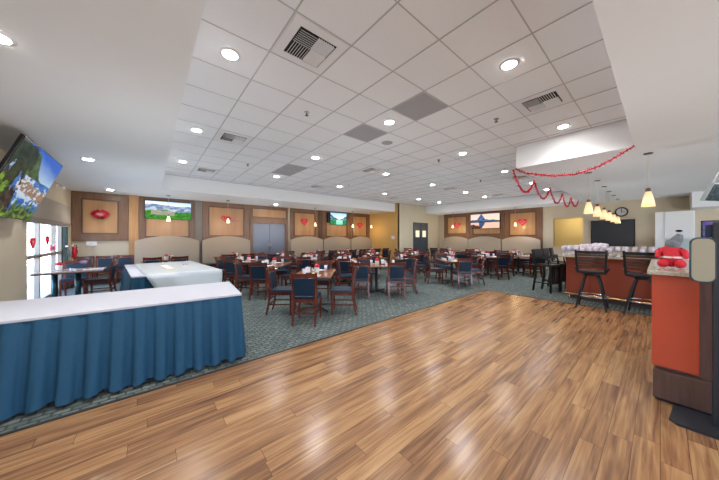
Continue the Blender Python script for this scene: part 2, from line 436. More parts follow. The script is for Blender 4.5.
# outside seen through the glazing
sbox('ground_patio', M_PAVE, -16, XL-W, 4, 22, -0.12, -0.04)
mb = MB(); mb.box(-9.2, -9.0, 5, 21, -0.04, 4.2); struct('wall_neighbour_building', mb, M_STUC)
col0 = None
for (cx, cy, lb) in ((-3.0, 9.55, 'square grey patio column seen through the left pane'), (-3.0, 12.1, 'square grey patio column seen through the right pane')):
    t = thing('patio_column', lb, 'column', (cx, cy, -0.04), group='patio columns outside the window')
    MB().box(-0.16, 0.16, -0.16, 0.16, 0.12, 3.3, 0.01).build('shaft', M_GCOL, t)
    MB().box(-0.2, 0.2, -0.2, 0.2, 0, 0.12, 0.01).build('base', M_GCOL, t)
t = thing('planter_wall', 'low beige stucco planter wall outside the window', 'planter', (-4.6, 12.6, -0.04))
MB().box(-0.9, 0.9, -0.3, 0.3, 0, 0.5, 0.02).build('body', M_STUC, t); MB().box(-0.95, 0.95, -0.35, 0.35, 0.5, 0.56, 0.01).build('cap', M_GCOL, t)

# ------------------------------------------------------------------ heart and other red decorations
def heart_pts(w, n=28):
    out = []
    for i in range(n):
        t = 2*PI*i/n
        out.append((w/32*16*math.sin(t)**3, w/32*(13*math.cos(t)-5*math.cos(2*t)-2*math.cos(3*t)-math.cos(4*t))))
    return out
def spiky(mb, path, r, per=22, ln=None, flat=None):
    ln = ln or r
    P = [Vector(p) for p in path]
    for i in range(len(P)-1):
        a, b = P[i], P[i+1]; n = max(2, int((b-a).length*per))
        for k in range(n):
            c = a.lerp(b, k/n + random.random()/n)
            d = Vector((random.gauss(0, 1), random.gauss(0, 1), random.gauss(0, 1)))
            if d.length < 0.1: continue
            d.normalize(); d *= ln*random.uniform(0.6, 1.2)
            e = d.cross(Vector((random.gauss(0, 1), random.gauss(0, 1), random.gauss(0, 1)))).normalized()*ln*0.22
            v = [mb.bm.verts.new(q) for q in (c-e, c+d, c+e)]
            mb.bm.faces.new(v)
def window_heart(y, z, w, label):
    t = thing('heart_ornament', label, 'decoration', (XL+0.01, y, z), group='red hearts on the window')
    mb = MB(); pts = [(0.0, a, b) for a, b in heart_pts(w)]; pts.append(pts[0]); mb.tube(pts, 0.018, 6); mb.build('outline', M_RED, t)
    mb = MB(); mb.prism(heart_pts(w*0.45), 'x', -0.005, 0.005); mb.build('centre', M_PINK, t)
window_heart(8.42, 1.40, 0.22, 'red outline heart hung on the left glass pane')
window_heart(9.42, 1.45, 0.20, 'smaller red outline heart hung on the middle glass pane')
t = thing('bow_ornament', 'pink and red paper bow on the middle glass pane', 'decoration', (XL+0.015, 9.74, 1.24))
mb = MB()
for s in (-1, 1): mb.prism([(0, 0.02), (s*0.2, 0.10), (s*0.22, -0.08), (0, -0.02)], 'x', 0, 0.02)
mb.build('loops', M_PINK, t); MB().sphere((0.012, 0, 0), 0.035).build('knot', M_RED, t)

# ------------------------------------------------------------------ roman shade, television etc. on the left
t = thing('roman_shade', 'taupe woven roman shade above the left window', 'window shade', (XL, 9.55, 0))
mb = MB(); n = 7
for i in range(n):
    z0 = 2.42 - i*0.07; mb.box(0.005+0.006*(i % 2), 0.07, -1.66, 1.66, z0-0.07, z0-0.002)
mb.build('cloth', M_SHADE, t)
mb = MB(); mb.box(0.005, 0.10, -1.67, 1.67, 1.86, 1.92, 0.01); mb.box(0.005, 0.085, -1.67, 1.67, 1.80, 1.86, 0.01); mb.build('bottom_fold', mat('shade_fold', (0.27, 0.23, 0.19), 0.9, var=0.1, scale=80), t)

def noise2(x, y, s=0):
    v = 0; a = 1.0; f = 3.0
    for _ in range(4):
        v += a*mnoise.noise(Vector((x*f+s*7.3, y*f-s*3.1, s*1.7))); a *= 0.6; f *= 2.1
    return v*1.5
def lerp(a, b, t): t = max(0, min(1, t)); return tuple(a[i]+(b[i]-a[i])*t for i in range(3))
def picture(fn, w, h, nx=140, name='picture', parent=None, m=None, loc=(0, 0, 0)):
    """flat screen in local XZ facing -Y, u left to right, v bottom to top"""
    vs, fs, cols = [], [], []
    for j in range(ny_ := int(nx*h/w)+1):
        for i in range(nx+1):
            u, v = i/nx, j/(ny_-1); vs.append(((u-0.5)*w, 0, (v-0.5)*h)); cols.append((*fn(u, v), 1))
    for j in range(ny_-1):
        for i in range(nx):
            a = j*(nx+1)+i; fs.append((a, a+1, a+nx+2, a+nx+1))
    me = bpy.data.meshes.new(name); me.from_pydata(vs, [], fs)
    ca = me.color_attributes.new('picture', 'FLOAT_COLOR', 'POINT')
    for i, c in enumerate(cols): ca.data[i].color = c
    me.materials.append(m); o = bpy.data.objects.new(name, me); C.objects.link(o); o.parent = parent; o.location = loc
    return o
M_SCR = vcol_mat('lit_screen', 0.50); M_SCR2 = vcol_mat('bright_lit_screen', 0.95)
FRONDS = [(0.17, 0.93, R_(q), 0.30) for q in (-150, -110, -75, -40, -12, 15, 150)] + [(0.06, 0.98, R_(q), 0.26) for q in (-120, -60, -20)]
def pic_cove(u, v):      # palm fronds upper left, blue sky right, sea and rocks below
    hz = 0.62-0.04*u
    if v > hz:
        c = lerp((0.50, 0.70, 0.95), (0.01, 0.13, 0.66), (v-hz)*3.4*(0.6+0.6*u) + 0.12*noise2(u*.6, v*.6))
        if v < hz+0.34*math.exp(-((u-0.40)/0.16)**2)+0.01*noise2(u*3, 0): c = lerp((0.035, 0.08, 0.03), (0.10, 0.20, 0.08), 0.5+noise2(u*4, v*4))
    else:
        c = lerp((0.01, 0.09, 0.42), (0.05, 0.28, 0.72), 0.5+0.5*noise2(u*1.3, v*2.5))
        if noise2(u*2.6, v*3.2, 2) > 0.50 and v < 0.5: c = (0.55, 0.72, 0.92)
        dl = abs(v-(0.45-0.16*(u-0.45))+0.05*noise2(u*1.5, v, 4))
        if dl < 0.085 and u > 0.30:
            g = noise2(u*4, v*5, 5); c = lerp((0.10, 0.055, 0.03), (0.42, 0.27, 0.17), g+0.5) if g > -0.25 else (0.75, 0.80, 0.88)
        elif dl < 0.15 and noise2(u*3, v*3, 9) > 0.1 and u > 0.3: c = (0.70, 0.80, 0.92)
    for (ox, oy, an, L_) in FRONDS:
        for k in range(1, 11):
            t = k/10; px_ = ox+t*L_*math.cos(an); py_ = oy+t*L_*1.5*math.sin(an)-0.34*t*t
            wd = 0.045*math.sin(PI*min(1, t+0.12))*(0.55+0.9*abs(mnoise.noise(Vector((u*38, v*22, an)))))+0.008
            if (u-px_)**2+((v-py_)*0.6)**2 < wd*wd: return lerp((0.003, 0.009, 0.006), (0.03, 0.06, 0.025), 0.4+noise2(u*5, v*5))
    if u < 0.24 and v < 0.80 and noise2(u*2.5, v*1.2, 8) > 0.15: c = lerp((0.004, 0.015, 0.008), (0.03, 0.07, 0.03), 0.5+noise2(u*5, v*5))
    if v < 0.50+0.10*noise2(u*2, 3) and u < 0.32-0.30*v+0.08*noise2(0, v*3): c = lerp((0.02, 0.07, 0.01), (0.22, 0.42, 0.05), 0.5+0.9*noise2(u*5, v*5, 1))
    if 0.18 < u-0.25*(0.3-v) < 0.38 and v < 0.38+0.15*noise2(u*3, 1): c = lerp((0.006, 0.006, 0.012), (0.10, 0.06, 0.04), 0.3+noise2(u*4, v*4, 3))
    if v < 0.08+0.10*noise2(u*3, 2): c = lerp((0.015, 0.05, 0.01), (0.28, 0.48, 0.06), 0.5+0.9*noise2(u*6, v*6))
    if u > 0.45 and v < 0.20+0.12*noise2(u*4, 6): c = lerp((0.01, 0.03, 0.01), (0.20, 0.36, 0.05), 0.4+0.9*noise2(u*6, v*6))
    return c
def pic_meadow(u, v):
    if v > 0.80+0.05*noise2(u*.7, 0): return lerp((0.75, 0.85, 1.0), (0.18, 0.45, 0.9), (v-0.8)*4*u)
    if v > 0.48+0.08*noise2(u*.6, .3): return lerp((0.10, 0.16, 0.30), (0.45, 0.52, 0.62), 0.5+0.6*noise2(u*3, v*2, 2))
    if 0.16 < v-0.1*(1-u) < 0.42 and u < 0.62 and u > 0.12: return lerp((0.25, 0.25, 0.18), (0.40, 0.38, 0.30), noise2(u*3, v*6))
    return lerp((0.008, 0.10, 0.01), (0.07, 0.32, 0.03), 0.4+0.5*noise2(u*4, v*5, 1))
def pic_lake(u, v):
    m = abs(u-0.55)
    if v > 0.40+0.75*m*1.1+0.05*noise2(u*2, 0): return lerp((0.85, 0.92, 1.0), (0.25, 0.55, 0.95), (v-0.5)*2)
    if v > 0.38: return lerp((0.01, 0.08, 0.10), (0.15, 0.32, 0.45), 0.4+0.6*noise2(u*3, v*3)) if noise2(u*4, v*4, 3) < 0.9 else (0.7, 0.8, 0.9)
    if m < 0.2: return lerp((0.15, 0.55, 0.42), (0.4, 0.8, 0.6), v*2.5)
    return lerp((0.01, 0.12, 0.05), (0.03, 0.28, 0.10), 0.5+0.5*noise2(u*3, v*2))
def pic_peak(u, v):
    pk = 0.55+0.38*max(0, 1-abs(u-0.38)*7)+0.12*math.exp(-((u-0.4)/0.25)**2)+0.04*noise2(u*1.5, 0)
    if v > 0.5:
        if v < pk and v < 0.5+ (pk-0.5): return lerp((0.03, 0.06, 0.14), (0.12, 0.17, 0.30), 0.5+0.5*noise2(u*4, v*4))
        return lerp((0.95, 0.62, 0.42), (0.72, 0.55, 0.52), (v-0.6)*3)
    if v > 0.42: return lerp((0.01, 0.03, 0.07), (0.03, 0.07, 0.12), noise2(u*4, v*4))
    if v < 0.20+0.08*noise2(u*1.2, 0) and u < 0.36: return lerp((0.01, 0.01, 0.01), (0.30, 0.14, 0.10), noise2(u*5, v*6))
    if 0.42 > v > 1-(pk) and abs(u-0.40) < 0.10: return (0.04, 0.07, 0.15)
    return lerp((0.85, 0.50, 0.32), (0.55, 0.38, 0.38), noise2(u, v*2)*0.4+.4)
def television(label, loc, rz, w, h, fn, nx=90, tilt=0.0, arm=True):
    t = thing('television', label, 'television', loc, rz, 'televisions')
    if tilt: t.rotation_euler = (tilt, 0, rz)
    MB().box(-w/2-0.012, w/2+0.012, 0.003, 0.045, -h/2-0.012, h/2+0.012, 0.006).build('housing', M_TVB, t)
    picture(fn, w, h, nx, 'screen', t, M_SCR if w > 1.8 else M_SCR2, (0, -0.001, 0))
    if arm:
        mb = MB(); mb.box(-0.1, 0.1, 0.05, 0.075, -0.1, 0.1); mb.box(-0.03, 0.03, 0.07, arm, -0.03, 0.03); mb.build('wall_bracket', M_IRON, t)
    return t
# big tilted set high on the left wall: top edge x -1.25 z 2.85, bottom x -1.65 z 1.80, far end y 7.27
television('very large television tilted down from the left wall showing a rocky cove', ((-1.25-1.66)/2, 6.33, 2.325), PI/2, 1.88, 1.11, pic_cove, 180, tilt=R_(21), arm=0.44)
television('wall television showing a green meadow and hills', (0.57, YB-0.14, 2.50), 0, 1.36, 0.64, pic_meadow, arm=0.105)
television('wall television showing a turquoise mountain lake', (8.28, YB-0.14, 2.56), 0, 1.12, 0.66, pic_lake, arm=0.105)
television('wall television showing a dark peak at sunset over water', (XR-0.16, 6.33, 2.42), -PI/2, 1.58, 0.80, pic_peak, arm=0.125)
t = thing('loudspeaker', 'small black loudspeaker left of the mountain lake television', 'speaker', (7.60, YB-0.125, 2.6))
MB().box(-0.09, 0.09, -0.09, 0.045, -0.28, 0.28, 0.02).build('cabinet', M_TVB, t)
MB().box(-0.07, 0.07, -0.095, -0.088, -0.25, 0.25).build('grille', M_DARKV, t)

# ------------------------------------------------------------------ wall panelling
def rect_ring(mb, a0, a1, z0, z1, w, axis, p0, p1):
    for (b0, b1, c0, c1) in ((a0, a1, z0, z0+w), (a0, a1, z1-w, z1), (a0, a0+w, z0+w, z1-w), (a1-w, a1, z0+w, z1-w)):
        if axis == 'x': mb.box(b0, b1, p0, p1, c0, c1)
        else: mb.box(p0, p1, b0, b1, c0, c1)
def wood_panel(label, a0, a1, z0, z1, i0, i1, j0, j1, axis='x', inset=None):
    """back wall (axis x) or right wall (axis y) framed wood panel; i/j: inset rectangle"""
    t = thing('wood_panel', label, 'wall panel', group='framed wood wall panels')
    if axis == 'x': q0, q1, r1, s1 = YB-0.055, YB-0.001, YB-0.062, YB-0.075
    else: q0, q1, r1, s1 = XR-0.055, XR-0.001, XR-0.062, XR-0.075
    def bx(mb, a, b, c, d, p, q):
        mb.box(a, b, p, q, c, d) if axis == 'x' else mb.box(p, q, a, b, c, d)
    mb = MB(); bx(mb, a0, i0, z0, z1, q0, q1); bx(mb, i1, a1, z0, z1, q0, q1); bx(mb, i0, i1, z0, j0, q0, q1); bx(mb, i0, i1, j1, z1, q0, q1)
    mb.build('frame', M_FRAME, t)
    mb = MB(); bx(mb, i0, i1, j0, j1, q0+0.025, q1); mb.build('inset_panel', inset or M_INSET, t)
    mb = MB(); rect_ring(mb, i0-0.005, i1+0.005, j0-0.005, j1+0.005, 0.035, axis, s1, q0+0.03); mb.build('molding', M_MOLD, t)
    return t
M_FR2 = M_FRAME
wood_panel('framed honey wood panel in the left corner with the red lips wreath', XL+0.01, -0.55, 1.39, HS, -1.66, -0.80, 1.62, 2.75)
wood_panel('framed wood panel behind the meadow television', -0.28, 1.38, 1.32, HS, -0.12, 1.21, 1.52, 2.88)
wood_panel('framed wood panel left of the double doors with the red word cutout', 1.64, 3.46, 1.32, HS, 1.86, 3.24, 1.56, 2.78)
wood_panel('framed wood panel right of the double doors with a red heart', 5.42, 7.02, 1.32, HS, 5.60, 6.82, 1.58, 2.78)
wood_panel('framed wood panel behind the mountain lake television', 7.28, 9.16, 1.32, HS, 7.50, 8.96, 1.55, 2.78)
wood_panel('framed wood panel beside the ochre wall with a red heart', 9.18, XK-0.01, 1.32, HS, 9.36, 10.50, 1.58, 2.80)
wood_panel('framed wood panel over right booths nearest the kitchen door', 7.24, 8.92, 1.32, HS, 7.42, 8.70, 1.72, 2.78, 'y')
wood_panel('framed wood panel behind the sunset peak television', 5.36, 7.22, 1.32, HS, 5.52, 7.06, 1.68, 2.78, 'y')
wood_panel('framed wood panel over the right booths nearest the bar', 3.64, 5.34, 0.0, HS, 3.90, 5.10, 1.60, 2.78, 'y')
# pilasters
def pilaster(label, x0, x1, m):
    t = thing('wall_pilaster', label, 'pilaster', ((x0+x1)/2, YB, 0), group='flat wall pilasters')
    w = (x1-x0)/2
    MB().box(-w, w, -0.085, -0.001, 0.12, HS-0.001, 0.004).build('shaft', m, t)
    MB().box(-w-0.01, w+0.01, -0.10, -0.001, 0.004, 0.12, 0.004).build('plinth', M_MOLD, t)
M_GPIL = mat('blue_grey_pilaster_paint', (0.20, 0.185, 0.175), 0.5, var=0.1, scale=6)
pilaster('bright honey wood pilaster left of the meadow television', -0.545, -0.29, M_PIL)
pilaster('grey pilaster right of the meadow television', 1.39, 1.63, M_GPIL)
pilaster('slim dark pilaster left of the mountain lake television', 7.04, 7.26, M_MOLD)
# door transom panel
t = thing('transom_panel', 'long low honey wood panel over the grey double doors', 'wall panel', (4.38, YB, 0))
MB().box(-0.90, 0.90, -0.055, -0.001, 2.30, HS-0.001).build('frame', M_FRAME, t)
MB().box(-0.80, 0.80, -0.065, -0.054, 2.44, 2.82).build('inset_panel', M_INSET, t)
mb = MB(); rect_ring(mb, -0.82, 0.82, 2.42, 2.84, 0.03, 'x', -0.078, -0.05); mb.build('molding', M_MOLD, t)
# double doors
d = struct('door_1', MB().box(3.62, 5.14, YB+0.01, YB+0.05, 0.01, 2.16), M_DARKV)
for i, (a, b) in enumerate(((3.62, 4.375), (4.385, 5.14))):
    l = MB().box(a, b, YB-0.02, YB+0.03, 0.015, 2.16, 0.004).build('door_leaf', M_DOOR, d)
    s = 4.33 if i == 0 else 4.43
    MB().tube([(s, YB-0.02, 0.95), (s, YB-0.07, 0.97), (s, YB-0.07, 1.25), (s, YB-0.02, 1.27)], 0.012, 8).build('door_handle', M_STEEL, l)
mb = MB(); mb.box(3.48, 3.62, YB-0.075, YB+0.03, 0, 2.30); mb.box(5.14, 5.28, YB-0.075, YB+0.03, 0, 2.30); mb.box(3.62, 5.14, YB-0.075, YB+0.03, 2.16, 2.30)
mb.build('door_casing', M_FRAME, d)
# kitchen swing doors
d = struct('door_2', MB().box(12.0, 13.38, YK+0.05, YK+0.08, 0.01, 2.36), M_DARKV)
for (a, b) in ((12.04, 12.68), (12.70, 13.34)):
    l = MB().box(a, b, YK-0.01, YK+0.04, 0.02, 2.32, 0.004).build('door_leaf', M_NDOOR, d)
    c = (a+b)/2
    MB().box(c-0.19, c+0.19, YK-0.018, YK-0.008, 1.52, 1.92).build('vision_pane', mat('lit_kitchen_glass', (0.5, 0.5, 0.4), 0.1, emit=(0.75, 0.72, 0.50), es=0.55), l)
    mb = MB(); rect_ring(mb, c-0.22, c+0.22, 1.49, 1.95, 0.03, 'x', YK-0.024, YK-0.008); mb.build('vision_frame', M_IRON, l)
mb = MB(); mb.box(11.96, 12.04, YK-0.02, YK+0.05, 0, 2.40); mb.box(13.34, 13.42, YK-0.02, YK+0.05, 0, 2.40); mb.box(12.04, 13.34, YK-0.02, YK+0.05, 2.32, 2.40)
mb.build('door_casing', M_NDOOR, d)

# red decorations on panels
t = thing('lips_wreath', 'red tinsel lips wreath on the left corner panel', 'decoration', (-1.23, YB-0.105, 2.26))
def lips(s):
    s *= 0.68
    up = [(-0.30, 0.02), (-0.20, 0.13), (-0.08, 0.19), (0, 0.15), (0.08, 0.19), (0.20, 0.13), (0.30, 0.02)]
    lo = [(0.30, 0.02), (0.18, -0.12), (0.06, -0.18), (-0.06, -0.18), (-0.18, -0.12), (-0.30, 0.02)]
    return [(x*s, 0, z*s) for x, z in up+lo[1:]]
mb = MB(); mb.tube(lips(1), 0.028, 8); mb.tube(lips(0.74), 0.024, 8)
spiky(mb, lips(1), 0.03, 160, 0.055); spiky(mb, lips(0.8), 0.03, 160, 0.05); mb.build('tinsel', M_TINSEL, t)
mb = MB(); mb.prism([(-0.09, 0.01), (0, 0.05), (0.09, 0.01), (0, -0.05)], 'y', -0.02, 0.0); mb.build('teeth', M_PINK, t)
def text_mesh(s, size, m, parent, loc, rot, ext=0.01, name='lettering'):
    cu = bpy.data.curves.new(name, 'FONT'); cu.body = s; cu.size = size; cu.extrude = ext; cu.align_x = 'CENTER'; cu.align_y = 'CENTER'
    tmp = bpy.data.objects.new('tmp', cu); C.objects.link(tmp)
    dg = bpy.context.evaluated_depsgraph_get(); me = bpy.data.meshes.new_from_object(tmp.evaluated_get(dg))
    bpy.data.objects.remove(tmp); me.materials.clear(); me.materials.append(m)
    o = bpy.data.objects.new(name, me); C.objects.link(o); o.parent = parent; o.location = loc; o.rotation_euler = rot
    return o
def cutout_heart(label, loc, rz, w, word=None):
    t = thing('heart_cutout', label, 'decoration', loc, rz, 'red heart cutouts on the wood panels')
    MB().prism(heart_pts(w), 'y', -0.02, 0.0).build('heart', M_RED, t)
    mb = MB(); p = [(a, -0.022, b) for a, b in heart_pts(w*0.45)]; p.append(p[0]); mb.tube(p, w*0.03, 6); mb.build('inner_outline', M_PINK, t)
    return t
t = thing('word_cutout', 'glossy red script cutout over a red heart left of the double doors', 'decoration', (2.62, YB-0.033, 2.30))
MB().prism([(a-0.12, b) for a, b in heart_pts(0.36)], 'y', -0.015, 0).build('heart', M_RED, t)
mb = MB(); pth = []
for i in range(60):
    u = i/59; pth.append((-0.28+0.66*u+0.03*math.sin(u*26), -0.03, -0.03+0.055*math.sin(u*24)*(1 if u < 0.8 else 0.6)))
mb.tube(pth, 0.017, 6); mb.build('script', M_PINK, t)
cutout_heart('red heart cutout on the panel right of the double doors', (6.18, YB-0.033, 2.33), 0, 0.40)
cutout_heart('red heart cutout on the panel beside the ochre wall', (9.95, YB-0.033, 2.26), 0, 0.42)
cutout_heart('red heart cutout on the right wall near the kitchen door', (XR-0.033, 8.03, 2.27), -PI/2, 0.42)
t = cutout_heart('red heart cutout on the right wall nearest the bar', (XR-0.033, 4.50, 2.29), -PI/2, 0.42)
mb = MB(); mb.tube([(-0.16, -0.03, 0), (-0.05, -0.03, 0.03), (0.05, -0.03, -0.02), (0.17, -0.03, 0.02)], 0.02, 6); mb.build('script', M_PINK, t)

# small wall things
t = thing('thermostat', 'white thermostat box on the wall under the lips wreath', 'thermostat', (-1.44, YB, 1.30))
MB().box(-0.12, 0.12, -0.04, -0.001, -0.07, 0.07, 0.01).build('case', M_WHITE, t); MB().box(-0.06, 0.02, -0.045, -0.038, -0.02, 0.04).build('display', M_LOUV, t)
t = thing('fire_extinguisher', 'red fire extinguisher in the far left corner', 'fire extinguisher', (XL+0.13, 11.45, 0.88))
t.scale = (0.85, 0.85, 0.85)
MB().lathe([(0.055, 0), (0.065, 0.02), (0.065, 0.33), (0.05, 0.38), (0.02, 0.41), (0.02, 0.44)], 14).build('cylinder', M_RED, t)
MB().tube([(0, 0, 0.44), (0.05, -0.02, 0.46), (0.08, -0.05, 0.36), (0.075, -0.05, 0.15)], 0.012, 6).build('hose', M_IRON, t)
MB().box(-0.012, 0.012, -0.10, 0.03, 0.45, 0.48, 0.004).build('handle', M_STEEL, t)
mb = MB(); mb.box(-0.15, -0.055, -0.02, 0.02, 0.05, 0.35); mb.build('wall_bracket', M_STEEL, t)
t = thing('wall_switch', 'white switch plate on the ochre kitchen side wall', 'switch', (XK, 9.85, 1.50))
MB().box(-0.012, -0.001, -0.12, 0.12, -0.09, 0.09, 0.004).build('plate', M_WHITE, t); MB().box(-0.02, -0.011, -0.04, 0.04, -0.03, 0.03).build('rocker', M_LOUV, t)
t = thing('security_camera', 'small white security camera high on the left wall', 'camera', (XL, 10.2, 2.86))
MB().box(0.001, 0.05, -0.04, 0.04, -0.04, 0.04, 0.01).build('mount', M_WHITE, t)
MB().tube([(0.05, 0, -0.01), (0.16, -0.10, -0.05)], 0.035, 10).build('body', M_WHITE, t)

# ------------------------------------------------------------------ booths
def booth(label, c, w, rz, seat=True):
    t = thing('booth_bench', label, 'booth', c, rz, 'high-backed booth benches along the walls')
    n = 14; h = w/2-0.012
    pts = [(-h, 0.35)] + [(-h+2*h*i/n, 1.37+0.19*math.sin(PI*i/n)**0.8) for i in range(n+1)] + [(h, 0.35)]
    MB().prism(pts, 'y', -0.26, -0.10).build('backrest', M_BOOTH, t)
    MB().box(-h, h, -0.78, -0.26, 0.36, 0.47, 0.03).build('seat', M_NAVY, t)
    MB().box(-h+0.02, h-0.02, -0.72, -0.11, 0.004, 0.35).build('base', M_PODBR, t)
booth('taupe booth under the meadow television', (0.56, YB, 0), 1.92, 0)
booth('taupe booth left of the double doors', (2.52, YB, 0), 1.84, 0)
booth('taupe booth right of the double doors', (6.28, YB, 0), 1.84, 0)
booth('taupe booth under the mountain lake television', (8.15, YB, 0), 1.84, 0)
booth('taupe booth beside the ochre wall', (9.92, YB, 0), 1.62, 0)
booth('taupe right wall booth nearest the kitchen door', (XR, 8.10, 0), 1.70, -PI/2)
booth('taupe right wall booth under the sunset television', (XR, 6.33, 0), 1.80, -PI/2)
booth('taupe right wall booth nearest the bar', (XR, 4.55, 0), 1.72, -PI/2)

# ------------------------------------------------------------------ dining chairs
G_CH = 'dining chairs around the tables'
def chair_parts(t, kind):
    seat_m = M_NAVY; w = M_CHAIR
    mb = MB(); mb.box(-0.215, 0.215, -0.19, 0.23, 0.435, 0.485, 0.022); mb.build('seat', seat_m, t)
    mb = MB()
    mb.box(-0.205, 0.205, 0.185, 0.215, 0.385, 0.438); mb.box(-0.19, 0.19, -0.205, -0.18, 0.385, 0.438)
    for s in (-1, 1): mb.box(s*0.197-0.012, s*0.197+0.012, -0.19, 0.2, 0.385, 0.438)
    mb.build('seat_frame', w, t)
    for s in (-1, 1):
        MB().tube([(s*0.195, 0.195, 0.0), (s*0.197, 0.198, 0.2), (s*0.197, 0.2, 0.437)], [0.013, 0.017, 0.020], square=True).build('leg', w, t)
        MB().tube([(s*0.19, -0.275, 0.0), (s*0.19, -0.235, 0.16), (s*0.19, -0.20, 0.42), (s*0.195, -0.205, 0.60), (s*0.205, -0.255, 0.88)], [0.015, 0.017, 0.020, 0.019, 0.016], square=True).build('leg', w, t)
    mb = MB(); n = 8; a = []
    prev = None
    for i in range(n+1):
        x = -0.225+0.45*i/n; cur = 0.035*(1-(x/0.225)**2); arch = -0.016*(1-(x/0.225)**2)
        rg = mb.ring([(x, -0.245-cur, 0.815), (x, -0.262-cur, 0.905+arch), (x, -0.285-cur, 0.905+arch), (x, -0.268-cur, 0.815)])
        if prev: mb.bridge(prev, rg, False)
        else: mb.bm.faces.new(rg)
        prev = rg
    mb.bm.faces.new(prev); mb.build('top_rail', w, t)
    if kind == 'pad':
        mb = MB(); rot = Matrix.Translation((0, -0.232, 0.655)) @ Matrix.Rotation(R_(9), 4, 'X')
        mb.box(-0.172, 0.172, -0.020, 0.022, -0.155, 0.155, 0.020, rot=rot); mb.build('backrest', seat_m, t)
    else:
        for z, yy in ((0.55, -0.208), (0.64, -0.222), (0.73, -0.238)):
            MB().tube([(-0.19, yy, z), (0, yy-0.03, z), (0.19, yy, z)], 0.009, square=True, w=0.02).build('back_slat', w, t)
    for z in (0.20, 0.30):
        for s in (-1, 1) if z < 0.25 else ():
            MB().tube([(s*0.193, 0.195, z), (s*0.19, -0.225, z)], 0.011, square=True).build('stretcher', w, t)
        MB().tube([(-0.19, -0.222+0.0*z, z), (0.19, -0.222, z)], 0.012, square=True).build('stretcher', w, t)
M_BLUEH = M_NAVY
proto = {}
for kd in ('pad', 'ladder'):
    p = thing('dining_chair', 'x', 'chair', (0, 0, 0), 0, G_CH); chair_parts(p, kd); proto[kd] = [p, False]
def chair(label, x, y, rz, kind='pad'):
    p = proto[kind]
    if not p[1]:
        p[1] = True; o = p[0]; o.location = (x, y, 0.004); o.rotation_euler = (0, 0, rz); o['label'] = label; return o
    return dup(p[0], label, (x, y, 0.004), rz)

# table prototype: long side along local Y
def table_parts(t, w, l):
    MB().box(-w/2, w/2, -l/2, l/2, 0.722, 0.752, 0.006).build('tabletop', M_TABLE, t)
    MB().box(-w/2-0.004, w/2+0.004, -l/2-0.004, l/2+0.004, 0.714, 0.735, 0.004).build('edge_band', M_EDGE, t)
    MB().lathe([(0.045, 0.03), (0.038, 0.08), (0.038, 0.66), (0.09, 0.70), (0.09, 0.714)], 14).build('column', M_IRON, t)
    for k in range(4):
        a = k*PI/2+PI/4; r = 0.36 if l < 1 else 0.42
        e = (r*math.cos(a), r*math.sin(a))
        MB().tube([(0, 0, 0.06), (e[0]*0.5, e[1]*0.5, 0.05), (e[0], e[1], 0.016)], [0.028, 0.022, 0.014], 8).build('foot', M_IRON, t)
tabs = {}
def table(label, x, y, rz, w, l):
    key = (w, l)
    if key not in tabs:
        t = thing('dining_table', label, 'table', (x, y, 0.004), rz, 'dining tables'); table_parts(t, w, l); tabs[key] = t; return t
    return dup(tabs[key], label, (x, y, 0.004), rz)
protos = {}
def once(key, make, label, loc, rz, group):
    if key not in protos:
        t = make(label, loc, rz, group); protos[key] = t; return t
    return dup(protos[key], label, loc, rz, group)
def mk_flower(label, loc, rz, group):
    t = thing('flower_cup', label, 'centrepiece', loc, rz, group)
    MB().lathe([(0.045, 0), (0.050, 0.02), (0.055, 0.09), (0.058, 0.10)], 14).build('cup', M_NAP, t)
    mb = MB()
    for i in range(9):
        a = i*2.4; r = 0.035*math.sqrt(i/8)
        mb.sphere((r*math.cos(a), r*math.sin(a), 0.135+0.02*(1-i/8)), 0.028, n=8)
    mb.build('blooms', M_RED, t); return t
def mk_caddy(label, loc, rz, group):
    t = thing('napkin_caddy', label, 'caddy', loc, rz, group)
    mb = MB(); mb.box(-0.06, 0.06, -0.04, 0.04, 0, 0.02, 0.004); mb.box(-0.06, -0.052, -0.04, 0.04, 0.02, 0.11); mb.box(0.052, 0.06, -0.04, 0.04, 0.02, 0.11); mb.build('rack', M_IRON, t)
    MB().box(-0.05, 0.05, -0.03, 0.005, 0.02, 0.13, 0.004).build('napkins', M_NAP, t)
    MB().lathe([(0.016, 0.02), (0.016, 0.11), (0.008, 0.13), (0.008, 0.15)], 10, (0.0, 0.024, 0)).build('bottle', M_RED, t); return t
def mk_mat(m):
    def f(label, loc, rz, group):
        t = thing('placemat', label, 'placemat', loc, rz, group)
        MB().box(-0.17, 0.17, -0.12, 0.12, 0, 0.002).build('sheet', m, t)
        MB().box(-0.07, 0.07, -0.05, 0.05, 0.002, 0.003).build('printed_panel', M_NAP, t); return t
    return f
def mk_roll(label, loc, rz, group):
    t = thing('napkin_roll', label, 'napkin', loc, rz, group)
    MB().tube([(0, -0.10, 0.017), (0, 0.08, 0.017)], [0.017, 0.015], 10).build('napkin', M_NAP, t)
    MB().tube([(0, -0.012, 0.0175), (0, 0.012, 0.0175)], 0.0175, 10).build('band', M_NAVY, t)
    return t
def mk_glass(label, loc, rz, group):
    t = thing('tumbler', label, 'glass', loc, rz, group)
    MB().lathe([(0.028, 0), (0.036, 0.12), (0.033, 0.12), (0.026, 0.01)], 12).build('glass_body', M_WINE, t)
    MB().lathe([(0.026, 0.012), (0.030, 0.07)], 12).build('water', mat('water', (0.7, 0.75, 0.8), 0.05, trans=0.8), t); return t
ZT = 0.7565
